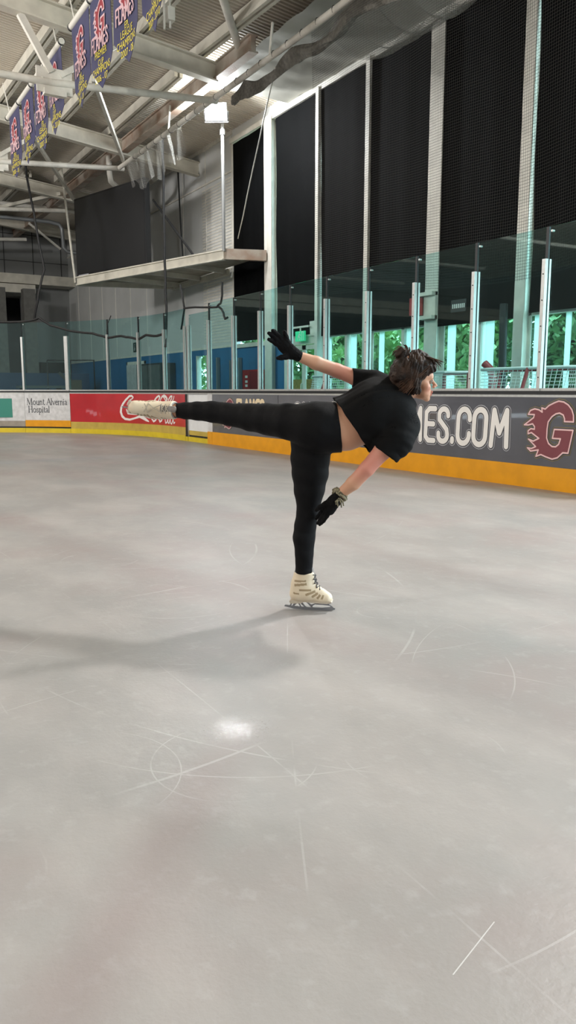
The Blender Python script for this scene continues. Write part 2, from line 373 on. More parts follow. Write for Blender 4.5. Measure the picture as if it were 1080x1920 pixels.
    # matt scraped ice with one smoother patch added to catch the floodlight's glint
    glint_d = math_('SQRT', math_('ADD', math_('POWER', math_('ABSOLUTE', math_('SUBTRACT', sx.outputs['X'], 1.10)), 2), math_('POWER', math_('ABSOLUTE', math_('SUBTRACT', sx.outputs['Y'], 2.15)), 2)))
    glint_m = math_('MINIMUM', math_('MAXIMUM', math_('MULTIPLY', math_('SUBTRACT', math_('ADD', .06, math_('MULTIPLY', math_('SUBTRACT', noise(85, 3).outputs['Fac'], .5), .55)), glint_d), 22), 0), 1)
    L.new(math_('ADD', .40, math_('MULTIPLY', glint_m, -.37)), b.inputs['Roughness'])
    bpn = N.new('ShaderNodeBump'); bpn.inputs['Strength'].default_value = .095; bpn.inputs['Distance'].default_value = .01
    h = math_('ADD', noise(60, 5).outputs['Fac'], math_('MULTIPLY', noise(9, 4).outputs['Fac'], 2)); L.new(h, bpn.inputs['Height']); L.new(bpn.outputs[0], b.inputs['Normal'])
    return m
mb = MB(); poly = [(-20, -25), (BD+.02, -25)] + [tuple(bp(t, 0, .02)[:2]) for t in tsteps(S0, S0+RC*math.pi/2)] + [(-20, S0+RC+.02)]
mb.add([(x, y, 0) for x, y in poly], [tuple(range(len(poly)))])
struct(mb.build('floor', ice_material()), 'scratched pale grey rink ice', 'ice')
# raised walkway outside the boards
mb = MB(); T = tsteps(S0, S0+RC*math.pi/2); FZ = .17
inner = [(BD+.1, -25)] + [tuple(bp(t, 0, .1)[:2]) for t in T] + [(-20, S0+RC+.1)]
outer = [(9.5, -25)] + [(9.5, 24+.3*i) for i in range(len(T))] + [(-20, 40)]
outer[-2] = (9.5, 40)
mb.add([(x, y, FZ) for x, y in inner+outer], [(i, i+len(inner), i+1+len(inner), i+1) for i in range(len(inner)-1)])
struct(mb.build('floor_walkway', concrete), 'dark walkway floor behind the boards', 'floor')

# ------------------------------------------------------------------ walls
WD = 9.5
mb = MB(); mb.box((WD, 18.5, 2.3), (WD+.15, 34, 7.35)); struct(mb.build('wall_right', clad), 'pale clad upper wall beyond the windows', 'wall')
mb = MB(); mb.box((WD, 21.0, 0), (WD+.15, 34, 2.3)); mb.box((WD, 15.95, 0), (WD+.15, 20.25, 2.3)); mb.box((WD, 20.25, 0), (WD+.15, 21.0, .6)); mb.box((WD, 20.25, 2.1), (WD+.15, 21.0, 2.3))
struct(mb.build('wall_right_lower', blue_paint), 'blue painted lower wall behind the glass', 'wall')
mb = MB(); mb.box((WD-.02, -25, 7.3), (WD+.15, 18.5, 9.3)); mb.box((WD, 18.5, 7.35), (WD+.15, 34, 9.3)); struct(mb.build('wall_right_upper', clad), 'pale wall strip above the window curtains', 'wall')
mb = MB()
for y0 in [18.6+1.55*i for i in range(10)]: mb.box((WD-.012, y0, 2.32), (WD, y0+.02, 7.5))
mb.box((WD-.05, 18.5, 7.5), (WD, 34, 7.6)); mb.box((WD-.03, 18.4, 6.62), (WD, 34, 6.66)); mb.box((WD-.015, 18.5, 2.25), (WD, 34, 2.31))
for i in range(52): mb.box((WD-.008, 18.5, 2.4+.08*i), (WD-.001, 20.4, 2.44+.08*i))
struct(mb.build('trim_1', white_steel), 'pale seams and ledge on the clad wall', 'trim')
mb = MB(); mb.box((-20, 33.9, 5.6), (WD, 34.1, 9.5)); mb.box((7.5, 33.9, 2.3), (WD, 34.1, 5.6)); struct(mb.build('wall_back', grey_wall), 'grey panelled end wall above the balcony', 'wall')
mb = MB()
for x in [9.2-1.15*i for i in range(12)]: mb.box((x, 33.88, 5.6), (x+.025, 33.9, 9.4))
for z in (6.35, 7.4): mb.box((-20, 33.88, z), (WD, 33.9, z+.025))
struct(mb.build('trim_2', dark_wall), 'thin dark seams on the end wall', 'trim')
mb = MB(); mb.box((-20, 39.4, 0), (WD, 39.6, 5.7)); mb.box((-20, 34.1, 5.6), (WD, 39.6, 5.75)); mb.box((WD, 34, 0), (WD+.15, 39.6, 5.7))
struct(mb.build('wall_recess', dark_wall), 'dark recess under the end balcony', 'wall')
mb = MB(); mb.box((-20, 32.9, 5.35), (WD, 34, 5.72)); mb.box((-20, 32.6, 4.95), (7.8, 34.6, 5.28)); struct(mb.build('trim_3', cream_steel), 'cream balcony ledges across the end wall', 'ledge')
mb = MB(); mb.box((-20.2, -25, 0), (-20, 40, 9.5)); struct(mb.build('wall_left', grey_wall), 'grey side wall across the rink', 'wall')
mb = MB(); mb.box((-20, -25.2, 0), (WD, -25, 9.8)); struct(mb.build('wall_front', grey_wall), 'grey end wall behind the viewer', 'wall')

# roof: corrugated deck on two slopes
def roof_z(d, z0=7.6): return z0 + .11*(7.35-d) if d > -5 else z0 + .11*12.35 - .11*(-5-d)
def corrugated(y0, y1, pitch, name):
    mb = MB(); ys = []; y = y0
    while y < y1: ys += [(y, 0), (y+pitch*.42, 0), (y+pitch*.52, .055), (y+pitch*.9, .055)]; y += pitch
    xs = [9.6, -5, -20.2]; n = len(ys)
    vs = [(x, y_, roof_z(x)+.22+h) for x in xs for y_, h in ys]
    fs = [(j*n+i, j*n+i+1, (j+1)*n+i+1, (j+1)*n+i) for j in range(2) for i in range(n-1)]
    mb.add(vs, fs); return mb.build(name, deck_mat)
struct(corrugated(-25.2, 39, .105, 'ceiling'), 'corrugated metal roof deck', 'ceiling')

# ------------------------------------------------------------------ roof steel
def rafter_z(d): return 7.22 + .11*(7.05-d)
for k, y in enumerate((9.4, 15.0, 20.6, 26.2, 31.8)):
    which = ['nearest, over the ice', 'crossing behind the near banners', 'crossing behind the far banners', 'third back, above the screen', 'furthest, by the end wall'][k]
    r = thing('roof_truss', 'white steel roof truss, ' + which, 'roof truss', (4.1, y, 6.5), 'roof trusses', 'structure')
    xe = 7.35 if y < 16 else 9.5; a, b = (xe, y, rafter_z(xe)+.18), (-5, y, rafter_z(-5)+.18)
    MB().ibeam(a, b, .2, .36, .03, .02).build('rafter', cream_steel, r)
    MB().tube([(7.35, y, 6.86), (4.1, y, 6.58), (-2, y, 6.45), (-12, y, 6.5)], .065, 10).build('tie_tube', white_steel, r, True)
    g = MB().box((3.78, y-.02, 6.4), (4.42, y+.02, 6.82)); g.box((3.9, y-.06, 6.36), (4.3, y+.06, 6.46)); gp = g.build('gusset_plate', white_steel, r)
    for q in range(4): MB().ball((3.88+.15*q, y-.035, 6.62), .022, 6, 4).build('bolt', white_steel, gp)
    MB().beam((4.05, y, 6.75), (3.55, y, rafter_z(3.55)), .09, .12).build('strut', white_steel, r)
    MB().beam((4.2, y, 6.72), (5.3, y, rafter_z(5.3)+.05), .07, .09).build('strut', white_steel, r)
beam = MB().ibeam((7.37, 13.5, 7.41), (7.37, 34, 7.41), .2, .31, .03, .1).build('eave_beam', rust_steel); struct(beam, 'rust stained steel eave beam above the net pipe', 'beam')
pn = 0
for (a, b, lab) in (((7.02, 15.46), (7.26, 9), 'cream roof purlin nearest the eave'), ((4.3, 22.5), (4.55, 9), 'cream roof purlin above the banner poles'),
                    ((5.78, 26), (5.84, 9), 'cream roof purlin between the banners and eave'), ((7.05, 26), (7.05, 16.2), 'cream roof purlin above the floodlight'), ((2.4, 26), (2.5, 9), 'cream roof purlin at the picture edge'),
                    ((4.3, 34), (4.3, 22.6), 'cream roof purlin towards the end wall'), ((6.2, 34), (6.2, 26.1), 'cream roof purlin over the screen')):
    za, zb = roof_z(a[0])+.1, roof_z(b[0])+.1
    m_ = MB().beam((a[0]-.06, a[1], za), (b[0]-.06, b[1], zb), .07, .2); m_.beam((a[0]+.06, a[1], za), (b[0]+.06, b[1], zb), .07, .2); m_.beam((a[0], a[1], za+.02), (b[0], b[1], zb+.02), .06, .04)
    struct(m_.build('purlin', cream_steel), lab, 'purlin')
struct(MB().tube([(7.38, 14.1, 7.55), (6.3, 12.7, 7.75)], .075, 12).build('roof_brace', white_steel, None, True), 'round white brace rising from the rusty eave beam', 'brace')
struct(MB().beam((4.95, 15.4, 6.95), (7.2, 20.2, 6.95), .07, .11).build('roof_brace', white_steel), 'flat white diagonal brace in front of the floodlight', 'brace')
struct(MB().beam((5.0, 20.6, 7.35), (7.2, 24.5, 6.75), .07, .1).build('roof_brace', cream_steel), 'diagonal brace behind the far banners', 'brace')
struct(MB().tube([(-2, 27.0, 7.98), (5.53, 27, 7.8), (9.4, 27, 7.5)], .14, 14).build('roof_tube', white_steel, None, True), 'thick white tube above the hanging screen', 'roof tube')
struct(MB().tube([(-2, 28.5, 7.35), (9.4, 28.5, 7.38)], .07, 10).build('roof_tube', white_steel, None, True), 'thin white tube behind the hanging screen', 'roof tube')
struct(MB().tube([(7.25, 21.5, 7.4), (7.3, 21.6, 6.95), (7.38, 21.75, 6.8), (7.8, 22.2, 6.72), (9.4, 24.2, 6.6)], .075, 10).build('downpipe', white_steel, None, True), 'white elbow pipe under the eave beam', 'pipe')
struct(MB().tube([(-2, 29.3, 7.05), (7.6, 29.3, 7.1), (7.95, 29.3, 7.05), (8.05, 29.3, 6.9), (8.08, 29.3, 6.25), (8.2, 29.3, 6.12), (8.9, 29.3, 6.08)], .07, 10).build('conduit', mat('galvanised_pipe', '9a9d9f', .45, .5), None, True), 'grey bent conduit left of the screen', 'conduit')
struct(MB().beam((6.9, 29.4, 7.0), (8.0, 29.4, 6.2), .05, .07).build('conduit_brace', white_steel), 'slanting strut beside the grey conduit', 'brace')
struct(MB().beam((7.2, 26.1, 7.35), (4.2, 30.5, 7.0), .1, .1).build('roof_brace', cream_steel), 'diagonal tube brace left of the screen top', 'brace')

# soffit lining above the curtains
mb = MB(); nx_, ny_ = 8, 40; vs = []
for i in range(nx_+1):
    for j in range(ny_+1):
        x = 7.42+(WD-7.42)*i/nx_; y = 5+10.6*j/ny_
        vs.append((x, y, 7.36+.0*i+.035*math.sin(y*2.3+x*1.7)*math.sin(math.pi*i/nx_)+.02*math.sin(7*y+3*x)))
mb.add(vs, [(i*(ny_+1)+j, i*(ny_+1)+j+1, (i+1)*(ny_+1)+j+1, (i+1)*(ny_+1)+j) for i in range(nx_) for j in range(ny_)])
struct(mb.build('ceiling_lining', mat('grey_soffit_sheet', 'b4b2a8', .6, noise=.22, nscale=1.2, bump=.3, bscale=3), None, True), 'creased pale lining sheet above the curtains', 'soffit')

# ------------------------------------------------------------------ window wall
cols = [(16.47, .34), (14.38, .11), (12.63, .12), (10.68, .33), (8.66, .2), (6.62, .12), (4.6, .33)]
cl_names = ['wide white steel column left of the exit doors', 'slim white column right of the exit doors', 'slim white column behind the skater head', 'broad white column carrying the red alarm box', 'white column in front of the net bars', 'slim white column past the picture edge', 'broad white column past the picture edge']
for (y, wd), nm in zip(cols, cl_names):
    m_ = MB(); m_.box((WD-.16, y-wd/2, FZ), (WD-.14, y+wd/2, 7.3)); m_.box((WD+.02, y-wd/2, FZ), (WD+.04, y+wd/2, 7.3)); m_.box((WD-.14, y-.015-wd*.15, FZ), (WD+.02, y+.015+wd*.15, 7.3))
    m_.box((WD-.2, y-wd/2-.04, FZ), (WD+.06, y+wd/2+.04, FZ+.03))
    struct(m_.build('steel_column', white_steel), nm, 'column')
struct(MB().box((WD-.06, 18.4, 2.3), (WD+.02, 18.5, 7.3)).box((WD-.06, 16.6, 2.2), (WD+.02, 18.5, 2.3)).build('trim_4', white_steel), 'white frame round the farthest curtain', 'trim')
struct(MB().box((WD-.12, 5, 7.24), (WD+.02, 18.5, 7.36)).build('trim_5', white_steel), 'white rail along the curtain tops', 'trim')
ybs = [18.4] + [c[0] for c in cols]
wn = 0
for i in range(1, len(ybs)-1):
    y1, y0 = ybs[i], ybs[i+1]; wn += 1
    w_ = thing('window_%d' % wn, 'tall glazed bay %s from the exit doors' % ORD[i-1], 'window', (WD, (y0+y1)/2, FZ), None, 'structure')
    door = (i == 1)
    m_ = MB().box((WD+.06, y0, FZ if not door else 2.3), (WD+.07, y1, 7.3)); m_.build('pane', win_glass, w_)
    m_ = MB(); ym = (y0+y1)/2
    if not door:
        m_.box((WD+.02, ym-.04, FZ), (WD+.14, ym+.04, 7.3))
        m_.box((WD+.02, y0, FZ), (WD+.14, y1, FZ+.12))
    m_.box((WD+.02, y0, 2.25), (WD+.14, y1, 2.34)); m_.box((WD+.02, y0, 7.2), (WD+.14, y1, 7.3))
    m_.build('window_frame', white_steel, w_)
    for ya, yb in ((14.11, 14.30), (13.20, 13.40), (12.28, 12.44), (11.40, 11.60), (10.28, 10.48), (9.38, 9.57), (8.44, 8.54), (7.85, 7.95)):
        if y0 < ya < y1: MB().box((WD+.075, ya, FZ+.1), (WD+.085, yb, 2.3)).build('frosted_strip', frost, w_)
# double exit doors
d = thing('door_1', 'glazed double exit doors under the green sign', 'door', (WD, 15.2, FZ), None, 'structure')
m_ = MB(); m_.box((WD-.02, 14.45, FZ), (WD+.06, 14.52, 2.25)); m_.box((WD-.02, 15.72, FZ), (WD+.06, 15.95, 2.25)); m_.box((WD-.02, 14.45, 2.14), (WD+.06, 15.95, 2.3)); m_.build('door_frame', white_steel, d)
for y0, y1 in ((14.53, 15.1), (15.12, 15.7)):
    m_ = MB(); m_.box((WD, y0, FZ), (WD+.04, y0+.07, 2.12)); m_.box((WD, y1-.07, FZ), (WD+.04, y1, 2.12)); m_.box((WD, y0, 2.02), (WD+.04, y1, 2.12)); m_.box((WD, y0, FZ), (WD+.04, y1, .4))
    lf = m_.build('door_leaf', white_steel, d)
    MB().box((WD+.015, y0+.07, .4), (WD+.025, y1-.07, 2.02)).build('pane', win_glass, lf)
    MB().box((WD-.004, y0+.1, 1.13), (WD+.012, y1-.1, 1.36)).build('notice', mat('ochre_notice', '9a8a4a', .6, noise=.4, nscale=20), lf)
    MB().tube([(WD-.02, y0+.035, .95), (WD-.05, y0+.035, .97), (WD-.05, y0+.035, 1.25), (WD-.02, y0+.035, 1.27)], .012).build('handle', alu, lf, True)
e = thing('exit_sign', 'green lit exit sign with white running figure above the double doors', 'exit sign', (WD-.08, 15.05, 2.2))
MB().box((WD-.15, 14.86, 2.2), (WD-.11, 15.24, 2.42)).build('sign_face', mat('green_exit_face', '35c088', .5, emit='45d89a', estr=.55), e)
st_ = []; mpx = lambda x, z: (WD-.153, 15.05-x, 2.31+z)
for p in ([(-.02,.05),(-.03,-.01),(.01,-.03),(.0,-.085)], [(-.03,-.01),(-.07,-.03),(-.08,-.085)], [(.035,.02),(-.02,.04),(-.06,.0)]): st_.append((p, .02))
st_ += [([(-.01,.08),(-.01,.081)], .035), ([(.08,-.09),(.08,.09),(.15,.09),(.15,-.09)], .015)]; printed(st_, mpx).build('pictogram', white_print, e)
MB().box((WD-.14, 15.03, 2.42), (WD-.12, 15.07, 2.5)).box((WD-.15, 14.7, 2.49), (WD-.11, 15.5, 2.53)).build('bracket', white_steel, e)
struct(MB().box((WD-.05, 14.46, 2.3), (WD+.02, 15.95, 2.62)).build('trim_6', white_steel), 'white beam over the exit doors', 'trim')

def curtain(y0, y1, z0, z1, label, lean0=0, lean1=0, sag=0):
    mb = MB(); nu, nv = 26, 24; vs = []
    ph = random.uniform(0, 6)
    for side in (0, .03):
        for j in range(nv+1):
            v = j/nv; z = z1+(z0-z1)*v
            a = y0+lean0*v; b = y1-lean1*(.3*math.sin(v*6)**2+.7*v)
            for i in range(nu+1):
                u = i/nu; y = a+(b-a)*u
                dx = .018*math.sin(9*u+ph+1.5*v)+.012*math.sin(23*u+2*ph)*(.4+.6*v)+.02*math.sin(3.1*v+ph+4*u)
                vs.append((WD-.07+dx*.6+side, y, z))
    n = nu+1; M = n*(nv+1); fs = []
    for s_ in (0, 1):
        for j in range(nv):
            for i in range(nu):
                q = (s_*M+j*n+i, s_*M+j*n+i+1, s_*M+(j+1)*n+i+1, s_*M+(j+1)*n+i); fs.append(q if s_ else q[::-1])
    for j in range(nv):
        for i in (0, nu): fs.append((j*n+i, (j+1)*n+i, M+(j+1)*n+i, M+j*n+i))
    for i in range(nu):
        for j in (0, nv): fs.append((j*n+i, j*n+i+1, M+j*n+i+1, M+j*n+i))
    mb.add(vs, fs); o = mb.build('blackout_curtain', curtain_mat, None, True); tag(o, label, 'curtain', 'black curtains over the windows'); return o
curtain(16.62, 18.40, 2.36, 7.22, 'black curtain nearest the clad wall, reaching lowest')
curtain(14.40, 16.27, 2.34, 7.24, 'black curtain above the exit doors', 0, .10)
curtain(12.64, 14.36, 2.27, 7.24, 'creased black curtain between two slim columns, above the stretched arm', .0, .06)
curtain(10.72, 12.62, 2.27, 7.24, 'black curtain above the skater head')
curtain(8.67, 10.62, 2.22, 7.24, 'black curtain right of the broad white column')
curtain(6.63, 8.60, 2.28, 7.24, 'black curtain at the picture edge behind netting', 0, .10)
curtain(4.62, 6.61, 2.28, 7.24, 'black curtain beyond the picture edge')

# alarm box on the broad column, small panel standing in for a reflection in the glass
a = thing('alarm_box', 'red alarm box on a white bracket beside the broad column', 'alarm box', (WD-.3, 10.88, 2.4))
MB().box((WD-.36, 10.80, 2.42), (WD-.24, 11.02, 2.72)).build('housing', mat('red_enamel', 'a3262b', .4), a)
MB().box((WD-.3, 10.5, 2.34), (WD-.17, 10.86, 2.4)).box((WD-.3, 10.5, 2.74), (WD-.17, 10.92, 2.8)).box((WD-.22, 10.5, 2.34), (WD-.17, 10.8, 2.8)).build('bracket', white_steel, a)
MB().tube([(WD-.3, 10.9, 2.42), (WD-.3, 10.9, 2.25)], .01).build('pull_cord', white_steel, a)
s_ = thing('reflection_panel', 'small black panel with white bars standing in for a glass reflection', 'sign', (WD-.12, 10.02, 2.42))
MB().box((WD-.13, 9.84, 2.42), (WD-.11, 10.2, 2.62)).build('sign_board', dark_rubber, s_)
m_ = MB()
for i in range(7): m_.box((WD-.134, 9.87+.045*i, 2.48), (WD-.13, 9.895+.045*i, 2.55))
m_.build('lettering', white_print, s_)

# lower blue wall fittings
hc = thing('hose_cabinet', 'red fire hose cabinet against the blue wall', 'cabinet', (WD-.12, 17.2, FZ))
MB().box((WD-.24, 16.75, FZ), (WD-.001, 17.65, 1.62)).build('body', mat('red_enamel', 'a3262b', .4), hc)
dd = MB().box((WD-.26, 16.78, FZ+.05), (WD-.24, 17.24, 1.58)).build('door', mat('dark_red_enamel', '7e1f27', .4), hc); MB().box((WD-.28, 16.84, .9), (WD-.26, 16.88, 1.05)).build('handle', alu, dd)
m_ = MB()
for i, zz in enumerate((1.42, 1.3, 1.2, 1.08)): m_.box((WD-.245, 17.38, zz), (WD-.24, 17.50, zz+.06))
m_.build('lettering', white_print, hc)
dw = thing('door_2', 'plain white door in the blue wall', 'door', (WD, 26.0, FZ), None, 'structure')
MB().box((WD-.05, 25.15, FZ), (WD-.001, 26.8, 2.0)).build('door_leaf', whitead, dw); MB().box((WD-.07, 25.25, 1.05), (WD-.05, 25.33, 1.2)).build('handle', alu, dw)
MB().box((WD-.03, 25.05, FZ), (WD-.001, 25.15, 2.1)).box((WD-.03, 26.8, FZ), (WD-.001, 26.9, 2.1)).box((WD-.03, 25.05, 2.0), (WD-.001, 26.9, 2.1)).build('door_frame', white_steel, dw)
cb = thing('locker', 'grey double locker between the white door and small window', 'locker', (WD-.3, 23.2, FZ))
MB().box((WD-.5, 22.5, FZ), (WD-.02, 24.6, 1.95)).build('body', mat('dark_grey_enamel', '3a3c3e', .5), cb)
for y in (22.55, 23.58): l_ = MB().box((WD-.52, y, FZ+.06), (WD-.5, y+.98, 1.9)).build('door', mat('grey_enamel', '6d7070', .5, noise=.2), cb); MB().box((WD-.54, y+.08, 1.0), (WD-.52, y+.12, 1.15)).build('handle', alu, l_)
sg = thing('direction_sign', 'small dark exit direction sign high on the pale wall', 'sign', (WD-.02, 25.75, 2.42))
MB().box((WD-.03, 25.45, 2.42), (WD-.012, 26.15, 2.74)).build('sign_board', mat('dark_green_sign', '1f3a37', .5), sg)
st_ = []; mpx = lambda x, z: (WD-.034, 25.8-x, 2.58+z)
for p in ([(-.2,.04),(-.21,-.02),(-.17,-.04),(-.18,-.1)], [(-.21,-.02),(-.26,-.1)], [(.05,0),(.25,0)], [(.15,.08),(.25,0),(.15,-.08)]): st_.append((p, .03))
st_ += [([(-.19,.09),(-.19,.091)], .05)]; printed(st_, mpx).build('pictogram', white_print, sg)
wq = thing('window_9', 'narrow bright window in the blue wall', 'window', (WD, 20.6, .6), None, 'structure')
MB().box((WD+.06, 20.25, .6), (WD+.07, 21.0, 2.1)).build('pane', win_glass, wq); MB().box((WD, 20.25, .6), (WD+.14, 20.31, 2.1)).box((WD, 20.94, .6), (WD+.14, 21.0, 2.1)).build('window_frame', white_steel, wq)
for i, (y, hh) in enumerate(((19.4, 2.0), (18.6, 1.9), (18.1, 1.95))):
    o = MB().box((WD-.1, y, FZ), (WD-.02, y+.07, hh)).build('wall_pipe', mat('galvanised_pipe', '9a9d9f', .45, .5)); tag(o, 'grey vertical pipe on the blue wall, %s from the hose cabinet' % ORD[2-i], 'pipe', 'pipes on the blue wall')

# ------------------------------------------------------------------ boards
def board(name, label, t0, t1, parts, cat='dasher board'):
    c_ = bp((t0+t1)/2, 0, .05); r = thing(name, label, cat, tuple(c_))
    for pn_, z0, z1, o0, o1, m in parts: path_block(MB(), t0+.004, t1-.004, z0, z1, o0, o1).build(pn_, m, r)
    return r
TOP = [('top_strip', 1.03, 1.06, -.002, .1, alu), ('cap_rail', 1.06, 1.10, -.012, .14, dark_rubber), ('glass_channel', 1.10, 1.13, .0, .09, alu)]
DG = board('dasher_board', 'long dark grey board with white lettering and a flame emblem', 3.0, 14.6, [('facing', .26, 1.03, 0, .1, greyad), ('kick_plate', 0, .26, -.012, .1, yellow)] + TOP)
DE = board('dasher_board', 'narrow white board post beside the white gate', 14.6, 14.83, [('facing', .26, 1.03, -.001, .1, whitead), ('kick_plate', 0, .26, -.012, .1, yellow)] + TOP)
DT = board('rink_gate', 'narrow white gate between the red and grey boards', 14.83, 15.85, [('facing', .24, 1.03, .02, .1, mat('white_gate_panel', 'dfe2e3', .4, noise=.06)), ('kick_plate', .14, .24, .02, .1, tan), ('base_gap', .09, .15, .03, .1, dark_rubber), ('threshold', 0, .1, .0, .1, yellow2)] + TOP, 'gate')
DP = board('dasher_board', 'dark and silver post between the red board and white gate', 15.85, 15.98, [('facing', .1, 1.03, -.004, .1, alu), ('base', 0, .1, -.01, .1, yellow2), ('seam', .1, 1.03, -.006, -.004, dark_rubber)] + TOP)
DR = board('dasher_board', 'curved red board with white script lettering', 15.98, 20.77, [('facing', .30, 1.03, 0, .1, redad), ('kick_plate', .12, .30, -.002, .1, tan), ('base_strip', 0, .12, -.014, .1, yellow2)] + TOP)
DA = board('rink_gate', 'scuffed white hospital board gate with yellow kick plate', 20.77, 22.12, [('facing', .33, 1.03, -.004, .1, whitead), ('kick_plate', .16, .33, -.008, .1, yellow), ('base_gap', .11, .17, .012, .1, dark_rubber), ('base_strip', 0, .12, -.014, .1, yellow2)] + TOP, 'gate')
DW = board('dasher_board', 'white board with a teal logo square at the picture edge', 22.12, 26.3, [('facing', .31, 1.03, 0, .1, whitead), ('base_gap', .11, .17, .012, .1, dark_rubber), ('kick_plate', .16, .31, -.002, .1, mat('grimy_kickplate', '9a9286', .6, noise=.2)), ('base_strip', 0, .12, -.014, .1, yellow2)] + TOP)
DX = board('dasher_board', 'plain white end board beyond the picture edge', 26.3, 34, [('facing', .31, 1.03, 0, .1, whitead), ('base_gap', .11, .17, .012, .1, dark_rubber), ('kick_plate', .16, .31, -.002, .1, yellow), ('base_strip', 0, .12, -.014, .1, yellow2)] + TOP)

def bmap(T0, off):                        # x to the right along the board face, y up
    return lambda x, z: tuple(bp(T0-x, z, -off))
# grey board lettering: light rim, dark ring, white body
Ltx = {}
LH = .445; LW = 1.26; txt = 'GUILDFORDFLAMES.COM'
def adv(t): return sum(GL[c][1] for c in t)*LW*LH
xM = 8.36                             # t where the M of .MES starts
T0 = xM + adv('GUILDFORDFLA')
for nm, wd, off, m in (('lettering_rim', .118, .003, grey_print), ('lettering_ring', .098, .005, dark_print), ('lettering', .070, .007, white_print)):
    st_ = []; glyphs(txt, 0, .437, LH, LW, wd, st_, .04); printed(st_, bmap(T0, off), .005).build(nm, m, DG)
# flame emblem
GP = [(5.71,.77),(5.59,.77),(5.595,.84),(5.62,.9),(5.67,.95),(5.73,.98),(5.8,.99),(5.86,.97),(5.93,.94),(5.98,.9),(6.03,.912),(6.02,.865),(6.07,.89),(6.13,.9),(6.19,.88),(6.22,.835),(6.13,.835),(6.14,.8),(6.27,.715),(6.21,.715),(6.15,.73),(6.12,.70),(6.12,.67),(6.17,.675),(6.21,.65),(6.21,.615),(6.16,.63),(6.05,.57),(6.13,.535),(6.20,.555),(6.09,.475),(6.15,.45),(6.21,.455),(6.16,.42),(6.05,.44),(6.08,.365),(6.01,.39),(5.94,.37),(5.85,.35),(5.78,.37),(5.71,.43),(5.64,.43),(5.59,.68),(5.84,.68),(5.86,.58),(5.75,.58),(5.77,.52),(5.81,.49),(5.86,.49),(5.91,.52),(5.94,.58),(5.94,.68),(5.93,.76),(5.88,.82),(5.83,.85),(5.78,.86),(5.73,.84),(5.71,.8)]
def emblem(gp, mapf, parent, sc_=1, pale=pink_print, red=maroon, dark=dark_print):
    loop = gp+[gp[0], gp[1]]
    printed([(loop, .056*sc_)], mapf(.003), .004).build('emblem_rim', olive_print, parent)
    printed([(loop, .042*sc_)], mapf(.005), .004).build('emblem_ring', dark, parent)
    MB().poly(gp, mapf(.007)).build('emblem_body', red, parent)
    printed([(loop, .017*sc_)], mapf(.009), .003).build('emblem_outline', pale, parent)
G0 = [(6.0-t, z) for t, z in GP]
emblem(G0, lambda off: bmap(6.0, off), DG)
emblem([((x+.05)*.85, .66+(z-.68)*.92) for x, z in G0], lambda off: bmap(14.0, off), DG, .8)
st_ = []; glyphs('FLAMES', 0, .62, .31, 1.25, .07, st_); printed(st_, bmap(13.5, .003)).build('word_lettering', cream_print, DG)
for t in (11.9, 10.05): path_block(MB(), t, t+.02, .26, 1.03, -.002, 0).build('panel_joint', dark_print, DG)
# red board script
script = []; cm = bmap(18.95, .004)
def tcx(x):  # crop x (200..360 px window) -> t on the arc
    return np.interp(x, [0, 210, 405, 740, 1000], [19.55, 18.95, 18.30, 17.12, 15.98])
def cst(pts, ws):
    path = [(18.95-float(tcx(x)), 1.06-(y-80)*.00168) for x, y in pts]
    script.append((path, ws))
cst([(322,165),(328,148),(312,128),(285,132),(240,190),(205,250),(182,310),(176,370),(192,430),(225,468),(280,478),(340,455),(400,428),(440,440),(480,470),(512,492)], [.03,.04,.05,.05,.055,.06,.07,.075,.07,.06,.05,.045,.06,.09,.07,.03])
cst([(322,165),(290,190),(262,230),(255,262)], [.03,.025,.02,.02])
cst([(245,330),(262,385),(330,395),(430,405),(545,440),(575,488),(600,470),(630,420)], [.03,.05,.035,.03,.04,.05,.045,.03])
cst([(590,215),(600,180),(625,145),(655,124),(668,140),(655,180),(640,215)], .045)
cst([(672,215),(680,170),(700,135),(730,122),(755,140),(768,165),(752,200),(735,160),(712,130)], [.03,.035,.045,.06,.065,.06,.04,.03,.03])
cst([(775,215),(790,165),(812,130),(832,128),(822,165),(800,205)], .04)
cst([(858,130),(850,165),(832,200),(815,215)], .035)
cst([(640,430),(660,488),(685,470),(700,420)], .045)
cst([(735,420),(742,500),(758,490),(772,440),(772,490),(785,500),(800,440),(805,495),(820,505),(838,440),(848,495),(862,480)], .035)
for yy in (260, 330, 390):
    cst([(470,yy+30),(520,yy-20),(560,yy+20),(520,yy+50),(470,yy+30)], .035); cst([(600,yy+30),(640,yy-15),(690,yy+25),(740,yy-20),(800,yy+20)], .035)
printed(script, cm, .006).build('script_lettering', white_print, DR)
